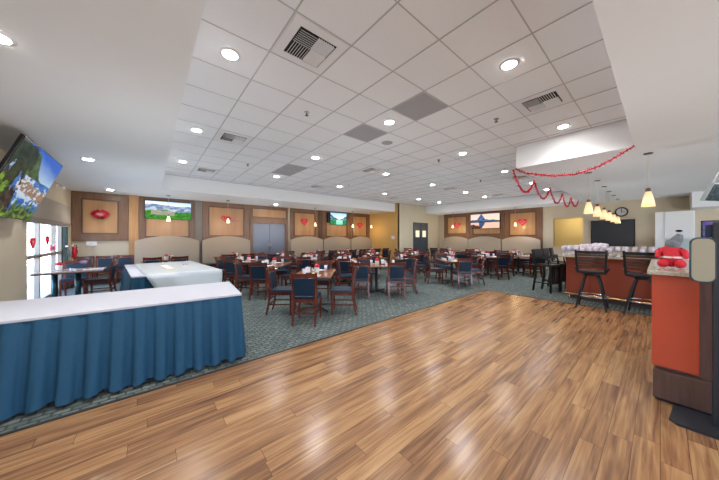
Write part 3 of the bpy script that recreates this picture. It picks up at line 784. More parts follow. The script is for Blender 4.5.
def settings(tl, x, y, rz, w, l, seats, rich=True):
    def P(a, b, z=ZT):
        return (x + a*math.cos(rz) - b*math.sin(rz), y + a*math.sin(rz) + b*math.cos(rz), z)
    once('flower', mk_flower, 'white cup of red flowers on ' + tl, P(0.02, 0.03), rz, 'red flower cups on the tables')
    once('caddy', mk_caddy, 'small napkin and sauce caddy on ' + tl, P(0.17 if w > 1 else -0.14, -0.12 if w <= 1 else 0.1), rz+0.4, 'caddies on the tables')
    used = []; keep = [(0.02, 0.03), (0.17 if w > 1 else -0.14, -0.12 if w <= 1 else 0.1)]
    def free(p, r): return all(math.hypot(p[0]-q[0], p[1]-q[1]) > r for q in keep)
    for nm, a, b, dirn, loc_rz in seats:
        if any(math.hypot(a-q[0], b-q[1]) < 0.335 for q in used): continue
        used.append((a, b))
        k = random.choice((0, 1))
        once('mat%d' % k, mk_mat((M_MAT1, M_MAT2)[k]), 'printed paper placemat, %s seat, %s' % (nm, tl), P(a, b), rz+dirn+random.uniform(-.06, .06), 'placemats on the tables')
        q = random.uniform(-0.03, 0.03)
        ca, sa = math.cos(dirn), math.sin(dirn)
        rp = (a+ca*(0.13+q), b+sa*(0.13+q))
        if free(rp, 0.17): keep.append(rp); once('roll', mk_roll, 'rolled white napkin, %s seat, %s' % (nm, tl), P(a+ca*(0.13+q), b+sa*(0.13+q), ZT+0.0035), rz+dirn+0.2, 'napkin rolls on the tables')
        gp = (a-ca*0.17-sa*0.10, b-sa*0.17+ca*0.10)
        if rich and free(gp, 0.13):
            keep.append(gp); once('tumbler', mk_glass, 'drinking glass, %s seat, %s' % (nm, tl), P(a-ca*0.17-sa*0.10, b-sa*0.17+ca*0.10), rz, 'drinking glasses on the tables')

# every dining table: phrase, s, d (along the room diagonal), w, l, chairs {side: (kind, shift)}
def P4(s, d): return cs(s, d)
SPECS = []
def group_table(tl, s, d, w, l, chairs, jitter=0.0, rich=True, world=None):
    if world: x, y, rz = world
    else:
        x, y = cs(s, d); rz = RZ + jitter
    SPECS.append((tl, x, y, rz, w, l, chairs, rich))
placed = []
BLOCKS = [(-0.6, 1.6, 6.2, 9.9), (-0.4, 1.52, 11.1, 11.9), (1.58, 3.46, 11.1, 11.9), (5.3, 10.75, 11.1, 11.9), (13.8, 14.6, 3.6, 9.0)]
def clear(px_, py_, own):
    for (qx, qy) in placed:
        if math.hypot(px_-qx, py_-qy) < 0.62: return False
    for (x0, x1, y0, y1) in BLOCKS:
        if x0-0.2 < px_ < x1+0.2 and y0-0.2 < py_ < y1+0.2: return False
    for sp in SPECS:
        if sp[0] == own: continue
        dx, dy = px_-sp[1], py_-sp[2]; c, s_ = math.cos(-sp[3]), math.sin(-sp[3])
        a, b = dx*c-dy*s_, dx*s_+dy*c
        if abs(a) < sp[4]/2+0.27 and abs(b) < sp[5]/2+0.27: return False
    return 10.9 > px_ or py_ < 9.1
def run_tables():
    for (tl, x, y, rz, w, l, chairs, rich) in SPECS:
        table('cherry wood pedestal table, ' + tl, x, y, rz, w, l)
        seats = []
        for (nm, a, b, ang, kind) in chairs:
            px_ = x + a*math.cos(rz) - b*math.sin(rz); py_ = y + a*math.sin(rz) + b*math.cos(rz)
            fx, fy = -math.sin(ang), math.cos(ang)
            if clear(px_, py_, tl):
                placed.append((px_, py_))
                chair(('navy padded mahogany chair, ' if kind == 'pad' else 'ladder-back mahogany chair, ') + nm + ' side of ' + tl, px_, py_, rz+ang+random.uniform(-0.05, 0.05), kind)
            else: print('SKIP', tl, nm)
            ma = a + fx*0.40; mb_ = b + fy*0.40
            if abs(fx) > .5:
                ma = max(-w/2+0.15, min(w/2-0.15, ma)); mb_ = max(-l/2+0.21, min(l/2-0.21, mb_))
            else:
                mb_ = max(-l/2+0.15, min(l/2-0.15, mb_)); ma = max(-w/2+0.21, min(w/2-0.21, ma))
            seats.append((nm, ma, mb_, ang, 0))
        settings(tl, x, y, rz, w, l, seats, rich)
H = PI/2
# chair tuple: (name, a, b in table frame, rotation, kind); rotation 0 faces away from viewer (+d)
def std(w, l, near=(0,), far=(0,), left=(0,), right=(0,), g=0.20, kinds=None):
    out = []; kinds = kinds or {}
    def nmz(base, arr, i):
        return base if len(arr) == 1 else base + (' left' if base in ('near', 'far') else ' front', ' right' if base in ('near', 'far') else ' rear')[i]
    for i, q in enumerate(near): out.append((nmz('near', near, i), q, -l/2-g, 0, kinds.get('near', 'pad')))
    for i, q in enumerate(far): out.append((nmz('far', far, i), q, l/2+g, PI, kinds.get('far', 'pad')))
    for i, q in enumerate(left): out.append((nmz('left', left, i), -w/2-g, q, -H, kinds.get('left', 'pad')))
    for i, q in enumerate(right): out.append((nmz('right', right, i), w/2+g, q, H, kinds.get('right', 'pad')))
    return out
w, l = 0.76, 1.22
group_table('nearest table, beside the buffet', -0.93, 5.33, w, l, std(w, l, left=(-0.28,), right=(-0.30,), g=0.22))
group_table('second table on the left, before the double doors', -2.42, 7.05, w, l, std(w, l, left=(-0.35,), right=(-0.2,), g=0.18))
group_table('leftmost free table, right of the white covered table', -3.62, 8.15, w, l, std(w, l, left=(-0.2,), right=(-0.3,), g=0.18))
group_table('centre front table with two near chairs', 0.46, 6.88, 1.22, 0.76, std(1.22, 0.76, near=(-0.44, 0.44), far=(-0.3, 0.3), left=(0,), right=(0.0,), g=0.18))
group_table('bare orange-topped table, right of centre', 3.06, 8.35, w, l, std(w, l, left=(-0.05, 0.42), right=(-0.30, 0.25), g=0.20, kinds={'right': 'ladder'}))
group_table('right-hand table facing the wood floor corner', 5.08, 9.95, w, l, std(w, l, left=(-0.1,), right=(-0.1,), g=0.2))
group_table('table behind the nearest one', -1.75, 8.95, w, l, std(w, l, g=0.2))
group_table('table behind the nearest one, to its right', -0.50, 8.35, w, l, std(w, l, left=(-.1,), right=(.1,), g=0.2))
group_table('middle row table before the ochre wall', 0.50, 10.05, w, l, std(w, l, g=0.2), rich=False)
group_table('middle table left of the kitchen doors', 1.65, 9.25, w, l, std(w, l, left=(-0.1,), right=(0.15,), g=0.2), rich=False)
group_table('back row table before the double doors', -3.1, 10.1, w, l, std(w, l, g=0.2), rich=False)
group_table('back row table under the mountain lake television', -0.75, 10.75, w, l, std(w, l, g=0.2), rich=False)
group_table('back row table nearest the ochre wall', 0.62, 12.0, w, l, std(w, l, g=0.2), rich=False)
group_table('table straight before the kitchen doors', 2.60, 11.25, w, l, std(w, l, g=0.2), rich=False)
group_table('back row table beside the kitchen doors', 2.75, 13.25, w, l, std(w, l, g=0.2), rich=False)
group_table('table behind the orange-topped one', 4.25, 11.6, w, l, std(w, l, left=(-0.1,), right=(0.2,), g=0.2), rich=False)
group_table('rear table facing the sunset television', 5.75, 12.05, w, l, std(w, l, g=0.2), rich=False)
group_table('rightmost free table near the bar stools', 6.60, 10.45, w, l, std(w, l, left=(-.1,), right=(0,), g=0.2), rich=False)
# booth tables along the back and right walls
def bt(tl, x, y, rz):
    ch = [('near left', -0.33, -0.60, 0, 'pad'), ('near right', 0.33, -0.60, 0, 'pad')]
    group_table(tl, 0, 0, 1.22, 0.76, ch, rich=False, world=(x, y, rz))
bt('booth table under the meadow television', 0.42, 10.72, 0)
bt('booth table left of the double doors', 2.50, 10.72, 0)
bt('booth table right of the double doors', 6.28, 10.72, 0)
bt('booth table under the mountain lake television', 8.15, 10.72, 0)
bt('booth table beside the ochre wall', 9.85, 10.72, 0)
bt('right wall booth table nearest the kitchen doors', 13.42, 8.05, -H)
bt('right wall booth table under the sunset television', 13.42, 6.33, -H)
bt('right wall booth table nearest the bar', 13.42, 4.55, -H)
run_tables()
# three chairs against the wall in the left corner
for i, (x, nm) in enumerate(((-1.58, 'left'), (-1.10, 'middle'), (-0.62, 'right'))):
    chair('navy padded chair against the wall under the lips wreath, %s of three' % nm, x, 11.45, PI+random.uniform(-.05, .05))
chair('mahogany chair drawn up to the right end of the window table', -0.93, 8.93, H-0.1)
chair('mahogany chair behind the window table, facing the buffet', -1.45, 9.50, PI)
# window table
t = thing('window_table', 'long grey-topped table standing against the left window', 'table', (-1.28, 8.62, 0.004))
MB().box(-0.58, 0.46, -0.38, 0.38, 0.715, 0.752, 0.006).build('tabletop', wood_mat('grey_brown_laminate', (0.30, 0.24, 0.20), (0.42, 0.34, 0.29), 0.2, axis='x'), t)
MB().box(-0.585, 0.465, -0.385, 0.385, 0.705, 0.728, 0.004).build('edge_band', M_EDGE, t)
for s in (-0.33, 0.02):
    MB().lathe([(0.05, 0.02), (0.05, 0.705)], 12, (s, 0, 0)).build('column', mat('teal_steel_post', (0.05, 0.11, 0.14), 0.2, metal=0.6), t)
    MB().box(s-0.04, s+0.04, -0.30, 0.30, 0, 0.03, 0.01).build('foot', M_IRON, t)
once('mat0', mk_mat(M_MAT1), 'printed paper placemat on the window table', (-1.0, 8.55, 0.7565), 0.1, 'placemats on the tables')
once('roll', mk_roll, 'rolled white napkin on the window table', (-1.35, 8.65, 0.7565), 0.6, 'napkin rolls on the tables')
once('flower', mk_flower, 'white cup of red flowers on the window table', (-1.58, 8.80, 0.7565), 0, 'red flower cups on the tables')
# flower cups standing on the panel-side ledges are left to the tables above

# ------------------------------------------------------------------ buffet tables with skirts
def pleated_skirt(mb, pts, z_top, z_bot, flare, pitch, amp=0.03):
    """pleated cloth hung along a polyline of corner points, outside on the right of the direction of travel"""
    samples = []; dist = 0.0
    for i in range(len(pts)-1):
        a, b = Vector((*pts[i], 0)), Vector((*pts[i+1], 0)); d = (b-a); ln = d.length; d.normalize(); o = Vector((d.y, -d.x, 0))
        n = max(2, int(ln/0.012))
        for k in range(n+1): samples.append((a.lerp(b, k/n), o, dist+ln*k/n))
        dist += ln
        if i < len(pts)-2:
            c = Vector((*pts[i+2], 0)); d2 = (c-b).normalized(); o2 = Vector((d2.y, -d2.x, 0))
            for k in range(1, 9): samples.append((b, o.lerp(o2, k/9).normalized(), dist))
    rows = [0, 0.05, 0.15, 0.35, 0.6, 0.8, 1.0]; grid = []
    for r in rows:
        line = []
        for p0, o, s_ in samples:
            ph = s_/pitch; seed = math.floor(ph); q = ph-seed; rnd = math.sin(seed*12.7+1)
            wide = 0.50+0.14*rnd; e = 0.05+0.03*r
            wv = q/e if q < e else (1.0 if q < wide else (1-(q-wide)/e if q < wide+e else 0.0))
            crest = 0.35*math.sin(PI*min(1, q/wide)) if q < wide else 0
            side = 1-0.6*max(0.0, o.x)
            fl = side*flare*(r**0.9)*(0.9+0.18*rnd) + side*amp*(0.18+0.95*r)*(wv*0.75+crest) + 0.006*r*math.sin(ph*9+seed)
            p = p0 + o*(0.006+fl); p.z = z_top+(z_bot-z_top)*r
            if r == 1.0: p.z += 0.012*math.sin(ph*2.1+seed)+0.012
            line.append(mb.bm.verts.new(p))
        grid.append(line)
    for j in range(len(rows)-1):
        for i in range(len(samples)-1):
            f = mb.bm.faces.new((grid[j][i], grid[j][i+1], grid[j+1][i+1], grid[j+1][i])); f.smooth = True
def buffet(label, loc, rz, x0, x1, y0, y1, zt, pleats, flare, cloth_label):
    t = thing('buffet_table', label, 'table', loc, rz)
    MB().box(x0, x1, y0, y1, zt-0.03, zt, 0.006).build('tabletop', M_LOUV, t)
    for (a, b) in ((x0+0.1, y0+0.1), (x1-0.1, y0+0.1), (x0+0.1, y1-0.1), (x1-0.1, y1-0.1)):
        MB().tube([(a, b, 0), (a, b, zt-0.03)], 0.016, 8).build('leg', M_STEEL, t)
    return t
# near buffet: near edge from (-1.82,3.74) to (.91,3.53)
t = buffet('long folding buffet table under a white cloth, nearest the viewer', (0.875, 3.40, 0.004), R_(-5.2), -2.68, 0.0, 0.0, 1.05, 0.782, 0, 0, '')
s_ = thing('table_skirt', 'pleated blue skirt around the long near buffet table', 'table skirt', (0.875, 3.40, 0.004), R_(-5.2))
mb = MB(); pleated_skirt(mb, [(-2.68, 0), (0.008, 0), (0.008, 1.05)], 0.765, 0.03, 0.105, 0.168, 0.070); mb.build('pleated_panel', M_SKIRT, s_)
mb = MB(); mb.box(-2.68, 0.014, -0.012, -0.004, 0.715, 0.772); mb.box(0.006, 0.014, -0.004, 1.05, 0.715, 0.772); mb.build('header_band', M_SKIRT, s_)
c_ = MB(); c_.box(-2.685, 0.018, -0.018, 1.055, 0.783, 0.790, 0.003); c_.box(-2.685, 0.020, -0.020, -0.0145, 0.768, 0.787); c_.box(0.0155, 0.021, -0.018, 1.055, 0.768, 0.787)
o = c_.build('tablecloth', M_CLOTH, loc=(0.875, 3.40, 0.004), rz=R_(-5.2)); tag(o, 'smooth white cloth covering the long near buffet table', 'tablecloth')
# second buffet, turned slightly on the room
B2R = R_(5); B2X = -0.05-(-0.05*math.cos(B2R)-6.35*math.sin(B2R)); B2Y = 6.30-(-0.05*math.sin(B2R)+6.35*math.cos(B2R))
t = buffet('second buffet table standing behind the long near one', (B2X, B2Y, 0.004), B2R, -0.24, 1.20, 6.42, 9.35, 0.750, 0, 0, '')
s_ = thing('table_skirt', 'dark blue skirt showing at the left of the second buffet', 'table skirt', (B2X, B2Y, 0.004), B2R)
mb = MB(); pleated_skirt(mb, [(-0.25, 9.35), (-0.25, 6.41), (1.20, 6.41)], 0.735, 0.03, 0.04, 0.19, 0.045); mb.build('pleated_panel', M_SKIRT, s_)
c_ = MB(); c_.box(-0.255, 1.19, 6.40, 9.355, 0.751, 0.757, 0.002)
o = c_.build('tablecloth', M_CLOTH, loc=(B2X, B2Y, 0.004), rz=B2R); tag(o, 'flat white cloth lying directly on the second buffet table', 'tablecloth')
# draped cover with overhang: front and right drops, diagonal corner on the left
mb = MB()
def quad(pts, n=10, m=6, wob=0.004):
    A, B, D, E_ = [Vector(p) for p in pts]
    g = []
    for j in range(m+1):
        row = []
        for i in range(n+1):
            u, v = i/n, j/m
            p = A.lerp(B, u).lerp(E_.lerp(D, u), v)
            nv = (B-A).cross(E_-A).normalized()
            p += nv*wob*(math.sin(u*17+v*3)+math.sin(v*9+u*5))
            row.append(mb.bm.verts.new(p))
        g.append(row)
    for j in range(m):
        for i in range(n):
            f = mb.bm.faces.new((g[j][i], g[j][i+1], g[j+1][i+1], g[j+1][i])); f.smooth = True
zt = 0.772
quad([(-0.06, 6.33, zt), (1.27, 6.33, zt), (1.27, 9.4, zt), (-0.06, 9.4, zt)], 14, 20, 0.0025)
quad([(0.30, 6.325, 0.12), (1.27, 6.325, 0.12), (1.27, 6.33, zt), (-0.06, 6.33, zt)], 14, 8, 0.006)
quad([(1.275, 6.33, 0.12), (1.275, 9.4, 0.12), (1.27, 9.4, zt), (1.27, 6.33, zt)], 20, 8, 0.008)
o = mb.build('table_cover', M_SHEET, loc=(B2X, B2Y, 0), rz=B2R); tag(o, 'shiny white plastic sheet draped over the second buffet table', 'cover')
sm = o.modifiers.new('s', 'SOLIDIFY'); sm.thickness = 0.003
t = thing('menu_sheet', 'narrow cream menu sheet on the white plastic sheet', 'paper', (0.33, 7.75, 0.780), 0.09)
MB().box(-0.07, 0.07, -0.55, 0.55, 0, 0.004).build('sheet', mat('cream_paper', (0.72, 0.66, 0.48), 0.7, var=0.2, scale=20), t)
MB().box(-0.04, 0.04, -0.45, 0.45, 0.004, 0.0048).build('printed_panel', M_NAP, t)
t = thing('serving_tongs', 'pair of steel serving tongs lying on the white plastic sheet', 'tongs', (0.62, 7.9, 0.790), 0.9)
for s in (-1, 1): MB().tube([(0, s*0.005, 0), (0.12, s*0.035, 0.004), (0.24, s*0.03, 0)], 0.007, 6).build('arm', M_STEEL, t)

# ------------------------------------------------------------------ ceiling fixtures
def mk_down(label, loc, rz, group):
    t = thing('ceiling_downlight', label, 'ceiling light', loc, rz, group)
    MB().lathe([(0.074, -0.012), (0.100, -0.004), (0.100, 0.0)], 24).build('trim_ring', M_WHITE, t)
    MB().lathe([(0.070, -0.0145), (0.071, -0.0125)], 24).build('lens', M_GLOW, t)
    return t
downs = [(0.655, 2.915), (0.655, 5.355), (0.655, 7.80), (0.655, 1.085), (3.09, 1.085), (3.09, 2.915), (3.09, 5.355), (3.09, 7.80),
         (5.53, 1.085), (5.53, 2.915), (5.53, 5.355), (5.53, 7.80), (7.97, 2.915), (7.97, 5.355), (7.97, 7.80),
         (10.41, 2.915), (10.41, 5.355), (10.41, 7.80), (12.24, 2.915), (12.24, 5.355), (12.24, 7.80)]
colw = {0.655: 'leftmost', 3.09: 'second', 5.53: 'third', 7.97: 'fourth', 10.41: 'fifth', 12.24: 'rightmost'}
roww = {1.085: 'front', 2.915: 'second', 5.355: 'third', 7.80: 'rear'}
LIGHT_W = 42
UPLIGHT_W = 25
def lamp(loc, energy, col=(1, 0.95, 0.88), r=0.07, spot=R_(140)):
    l = bpy.data.lights.new('downlight_lamp', 'SPOT'); l.energy = energy; l.color = col; l.shadow_soft_size = r; l.spot_size = spot; l.spot_blend = 0.9
    o = bpy.data.objects.new('downlight_lamp', l); C.objects.link(o); o.location = loc; return o
for (x, y) in downs:
    t = once('down', mk_down, 'round recessed downlight in the tile ceiling, %s column, %s row' % (colw[x], roww[y]), (x, y, HG), 0, 'recessed ceiling downlights')
    o = lamp((0, 0, -0.03), LIGHT_W, (0.95, 0.97, 1.0)); o.parent = t
for (x, y, nm) in ((-0.86, 3.10, 'over the near buffet'), (-0.88, 6.87, 'between the television and buffet'), (-0.92, 10.85, 'before the lips wreath'), (4.33, 10.98, 'before the double doors')):
    t = once('down', mk_down, 'round recessed downlight in the low soffit ' + nm, (x, y, HS), 0, 'soffit downlights')
    o = lamp((0, 0, -0.03), LIGHT_W*0.55, (0.97, 0.97, 1.0)); o.parent = t
# supply diffusers: four quadrants of louvers
def mk_diff(label, loc, rz, group):
    t = thing('ceiling_vent', label, 'ceiling vent', loc, rz, group)
    mb = MB(); rect_ring_z(mb, 0.29, 0.20, -0.008, -0.001); mb.build('frame', M_LOUV, t)
    MB().box(-0.20, 0.20, -0.20, 0.20, -0.003, -0.001).build('backing', M_DARKV, t)
    q = 0.185
    for (sx, sy) in ((1, 1), (-1, 1), (-1, -1), (1, -1)):
        mb = MB(); horiz = (sx*sy > 0)
        for i in range(7):
            p = (i+0.5)/7*q; tl = 0.010*(1 if (sx if horiz is False else sy) > 0 else -1)
            # slanted blade throwing air outward
            if horiz: # blades run along x
                yy = sy*p; mb.prism([(yy-sy*0.012, -0.004), (yy+sy*0.002, -0.022), (yy+sy*0.006, -0.022), (yy-sy*0.007, -0.004)], 'x', *(sorted((0.008*sx, sx*q))))
            else:
                xx = sx*p; mb.prism([(xx-sx*0.012, -0.004), (xx+sx*0.002, -0.022), (xx+sx*0.006, -0.022), (xx-sx*0.007, -0.004)], 'y', *(sorted((0.008*sy, sy*q))))
        mb.build('louver', M_LOUV, t)
    return t
def rect_ring_z(mb, o, i, z0, z1):
    mb.box(-o, o, i, o, z0, z1); mb.box(-o, o, -o, -i, z0, z1); mb.box(-o, -i, -i, i, z0, z1); mb.box(i, o, -i, i, z0, z1)
for (x, y, nm) in ((1.265, 2.305, 'largest, front left of the tile ceiling'), (1.265, 5.355, 'left column, halfway to the meadow television'), (1.265, 8.405, 'left column, above the white covered table'),
                   (4.92, 8.405, 'rear, before the double doors panel'), (4.92, 5.355, 'centre of the tile ceiling'), (4.31, 1.085, 'front right, beside the bar soffit'),
                   (9.19, 5.355, 'right of centre'), (9.19, 8.405, 'before the kitchen block'), (9.19, 2.915, 'behind the corner of the bar soffit'), (12.24, 4.745, 'far right'), (12.24, 8.405, 'before the kitchen doors')):
    once('diff', mk_diff, 'white four-way louvered ceiling vent, ' + nm, (x, y, HG), 0, 'louvered ceiling vents')
def mk_ret(label, loc, rz, group):
    t = thing('return_grille', label, 'ceiling vent', loc, rz, group)
    MB().box(-0.285, 0.285, -0.285, 0.285, -0.006, -0.001).build('perforated_plate', M_PERF, t)
    mb = MB(); rect_ring_z(mb, 0.298, 0.285, -0.010, -0.001); mb.build('frame', M_TBAR, t); return t
for (x, y, nm) in ((3.09, 2.305, 'nearest, front centre of the tile ceiling'), (3.09, 3.525, 'behind the nearest grey grille'), (3.09, 6.575, 'front one of the adjoining pair'), (3.09, 7.185, 'rear one of the adjoining pair')):
    once('ret', mk_ret, 'square grey perforated return grille, ' + nm, (x, y, HG), 0, 'grey return grilles')
def mk_spr(label, loc, rz, group):
    t = thing('ceiling_sprinkler', label, 'sprinkler', loc, rz, group)
    MB().lathe([(0.035, -0.008), (0.04, -0.001)], 14).build('escutcheon', M_STEEL, t)
    MB().lathe([(0.012, -0.05), (0.010, -0.008)], 10).build('body', M_BRONZE, t)
    MB().lathe([(0.028, -0.054), (0.028, -0.050)], 10).build('deflector', M_BRONZE, t); return t
for (x, y, nm) in ((1.87, 3.51, 'left, near the large vent'), (4.35, 1.72, 'right, near the bar soffit'), (5.56, 7.24, 'far centre'), (5.55, 3.55, 'centre right'), (2.0, 7.0, 'far left'), (8.6, 3.9, 'far right')):
    once('spr', mk_spr, 'small sprinkler head in the tile ceiling, ' + nm, (x, y, HG), 0, 'ceiling sprinkler heads')
t = thing('ceiling_speaker', 'round flat grey loudspeaker cover in the tile ceiling', 'speaker', (3.73, 3.58, HG))
MB().lathe([(0.11, -0.008), (0.12, -0.001)], 24).build('grille', M_PERF, t); MB().lathe([(0.12, -0.006), (0.128, -0.001)], 24).build('rim', M_LOUV, t)
t = thing('smoke_detector', 'grey device plate on the soffit over the near buffet', 'smoke detector', (-0.95, 2.85, HS))
MB().lathe([(0.05, -0.03), (0.06, -0.001)], 16).build('body', M_LOUV, t); MB().lathe([(0.02, -0.034), (0.022, -0.03)], 10).build('sensor', M_DARKV, t)

# ------------------------------------------------------------------ pendants
def mk_pend(H_, r, hs, m, en):
    def f(label, loc, rz, group):
        t = thing('pendant_lamp', label, 'pendant lamp', loc, rz, group)   # loc at soffit, hangs down
        MB().lathe([(0.055, -0.018), (0.06, -0.001)], 16).build('canopy', M_BRONZE, t)
        MB().tube([(0, 0, -0.018), (0, 0, -H_+hs+0.04)], 0.004, 6).build('cord', mat('pale_cord', (0.55, 0.5, 0.45), 0.5), t)
        MB().lathe([(r*0.42, -H_+hs-0.01), (r*0.40, -H_+hs+0.045), (0.008, -H_+hs+0.055)], 14).build('socket_cap', M_BRONZE, t)
        mb = MB(); mb.lathe([(r*0.36, -H_+hs), (r*0.62, -H_+hs*0.72), (r*0.9, -H_+hs*0.28), (r, -H_), (r*0.95, -H_), (r*0.85, -H_+hs*0.28), (r*0.55, -H_+hs*0.72), (r*0.3, -H_+hs*0.95)], 18, cap=False); mb.build('glass_shade', m, t)
        return t
    return f
def plamp(t, z, en, r=0.05):
    l = bpy.data.lights.new('pendant_bulb', 'POINT'); l.energy = en; l.color = (1, 0.72, 0.38); l.shadow_soft_size = r
    o = bpy.data.objects.new('pendant_bulb', l); C.objects.link(o); o.location = (0, 0, z); o.parent = t
for (x, y, nm) in ((0.52, 11.04, 'before the meadow television'), (2.39, 10.96, 'left of the double doors'), (6.36, 11.05, 'right of the double doors'), (8.75, 11.05, 'right of the mountain lake television'), (10.15, 11.05, 'beside the ochre wall')):
    t = once('pb', mk_pend(0.90, 0.058, 0.19, M_PENDS, 3), 'small lit glass pendant over the booth ' + nm, (x, y, HS), 0, 'small booth pendants')
    plamp(t, -0.95, 5)
for (x, y, nm) in ((13.95, 7.98, 'nearest the kitchen doors'), (13.95, 4.62, 'nearest the bar')):
    t = once('pb', None, 'small lit glass pendant over the right wall booths ' + nm, (x, y, HS), 0, 'small booth pendants')
    plamp(t, -0.95, 6)
bp_names = ['nearest of the row over the bar', 'second of the row over the bar', 'third of the row over the bar', 'fourth of the row over the bar', 'fifth of the row over the bar', 'farthest of the row over the bar']
for i, x in enumerate((7.62, 8.86, 10.05, 11.2, 12.4, 13.7)):
    t = once('pbar', mk_pend(0.93, 0.085, 0.27, M_PEND, 8), 'amber glass bell pendant, ' + bp_names[i], (x, 1.04, HS), 0, 'amber bar pendants')
    plamp(t, -0.85, 5)
t = once('pbar', None, 'amber glass bell pendant hanging alone right of the bar row', (6.68, 0.135, HS), 0, 'amber bar pendants')
plamp(t, -0.85, 5)

# ------------------------------------------------------------------ garlands
def garland(label, path, n=None):
    mb = MB(); P = []
    for i in range(len(path)-1):
        a, b = Vector(path[i]), Vector(path[i+1])
        for k in range(6): P.append(tuple(a.lerp(b, k/6)))
    P.append(path[-1])
    mb.tube(P, 0.010, 6); spiky(mb, P, 0.03, 260, 0.048)
    o = mb.build('tinsel_garland', M_TINSEL); tag(o, label, 'garland', 'red tinsel garlands on the bar soffit'); return o
path = [(5.97, 1.98, 2.965), (5.96, 1.80, 2.84), (5.96, 1.6, 2.765), (5.96, 1.3, 2.68), (5.96, 1.0, 2.655), (5.96, 0.7, 2.72), (5.96, 0.47, 2.84), (5.96, 0.27, 2.965)]
garland('red tinsel garland swagged along the near face of the bar soffit', path)
path = [(6.04, 2.04, 2.965)]
pins = [(6.04, 2.965), (7.45, 2.93), (8.85, 2.93), (10.3, 2.93), (11.5, 2.92), (12.8, 2.95)]
for i in range(len(pins)-1):
    for k in range(1, 9):
        u = k/8; x = pins[i][0]+(pins[i+1][0]-pins[i][0])*u; z = pins[i][1]+(pins[i+1][1]-pins[i][1])*u - 0.40*4*u*(1-u)*(0.95 if i < 4 else 0.7)
        path.append((x, 2.04, z))
garland('red tinsel garland looped along the far edge of the bar soffit', path)

# ------------------------------------------------------------------ bar
t = thing('bar_counter', 'long brick red bar counter with pale top', 'bar counter', (0, 0, 0.004))
mb = MB(); mb.box(7.95, 8.10, -2.2, 1.50, 0.10, 1.02); mb.box(8.10, 13.4, 1.35, 1.50, 0.10, 1.02); mb.build('front_panel', M_BARRED, t)
mb = MB(); mb.box(7.98, 8.6, -2.2, 1.47, 0, 0.10); mb.box(8.6, 13.4, 0.9, 1.47, 0, 0.10); mb.build('toe_kick', M_BASEB, t)
mb = MB(); mb.box(7.82, 8.55, -2.2, 1.64, 1.02, 1.07, 0.01); mb.box(8.55, 13.4, 0.85, 1.64, 1.02, 1.07, 0.01); mb.build('countertop', M_GRAN, t)
for y in (-1.9, -0.9, 0.1, 1.1):
    mb = MB(); mb.box(7.90, 7.95, y-0.03, y+0.03, 0.12, 1.02); mb.build('rib', M_BARRED, t)
t = thing('foot_rail', 'polished brass foot rail along the foot of the bar', 'foot rail', (7.72, 0, 0.004))
MB().tube([(0, -2.2, 0.16), (0, 1.52, 0.16)], 0.022, 10).build('tube', M_GOLD, t)
for y in (-1.6, -0.6, 0.4, 1.4):
    MB().tube([(0, y, 0.0), (0, y, 0.16)], 0.012, 8).build('bracket', M_GOLD, t)
# glasses
first = None; ng = 0
prof = [(0.034, 0.0), (0.030, 0.006), (0.005, 0.014), (0.004, 0.085), (0.022, 0.10), (0.040, 0.14), (0.040, 0.17), (0.034, 0.21), (0.031, 0.21), (0.036, 0.165), (0.035, 0.14), (0.016, 0.106)]
def glass_at(x, y):
    global first, ng
    if ng >= 190: return
    ng += 1
    if first is None:
        first = MB().lathe(prof, 10).build('stemmed_glass', M_WINE, loc=(x, y, 1.0745))
        tag(first, 'clear stemmed drinking glass crowded on the bar top', 'glass', 'stemmed glasses crowded along the bar')
    else:
        o = first.copy(); C.objects.link(o); o.location = (x, y, 1.0745); o.scale = (1, 1, random.uniform(0.85, 1.08))
for i in range(19):
    for j in range(5):
        if random.random() < 0.93: glass_at(7.90+j*0.125+random.uniform(-.015, .015), 1.56-i*0.12+random.uniform(-.015, .015))
for i in range(34):
    for j in range(3):
        if random.random() < 0.9: glass_at(8.65+i*0.14+random.uniform(-.015, .015), 1.56-j*0.13+random.uniform(-.015, .015))

def mk_stool(label, loc, rz, group):
    t = thing('bar_stool', label, 'bar stool', loc, rz, group)
    MB().box(-0.22, 0.22, -0.20, 0.22, 0.74, 0.80, 0.028).build('seat', M_BLKSEAT, t)
    MB().lathe([(0.13, 0.69), (0.14, 0.74)], 16).build('swivel', M_IRON, t)
    for s in (-1, 1):
        for q in (-1, 1):
            MB().tube([(s*0.09, q*0.09, 0.70), (s*0.14, q*0.14, 0.52), (s*0.19, q*0.19, 0.25), (s*0.235, q*0.235, 0.0)], [0.02, 0.018, 0.018, 0.015], square=True).build('leg', M_BLACK, t)
        MB().tube([(s*0.21, -0.19, 0.76), (s*0.225, -0.20, 0.95), (s*0.235, -0.255, 1.24)], [0.022, 0.02, 0.018], square=True, w=0.014).build('back_post', M_BLACK, t)
        MB().tube([(s*0.22, -0.18, 0.84), (s*0.27, -0.05, 0.87), (s*0.27, 0.10, 0.86), (s*0.25, 0.15, 0.83), (s*0.22, 0.15, 0.77)], 0.016, 8).build('armrest', M_BLACK, t)
    for i in range(6):
        z = 0.90+0.058*i; yy = -0.20-0.055*(z-0.95)/0.29
        m = M_BLACK if i == 5 else M_SLAT
        MB().tube([(-0.225, yy, z), (0, yy-0.035, z), (0.225, yy, z)], 0.008, square=True, w=0.024 if i < 5 else 0.03).build('back_slat', m, t)
    mb = MB(); mb.tube([(0.19*math.cos(2*PI*k/20)*1.32, 0.19*math.sin(2*PI*k/20)*1.32, 0.27) for k in range(21)], 0.011, 8); mb.build('foot_ring', M_STEEL, t)
    return t
once('stool', mk_stool, 'black slat-back bar stool, left of the two facing the red bar', (7.20, 0.93, 0.004), -H+0.05, 'black bar stools')
once('stool', mk_stool, 'black slat-back bar stool, right of the two, behind the red-fronted counter', (7.30, 0.20, 0.004), -H-0.08, 'black bar stools')
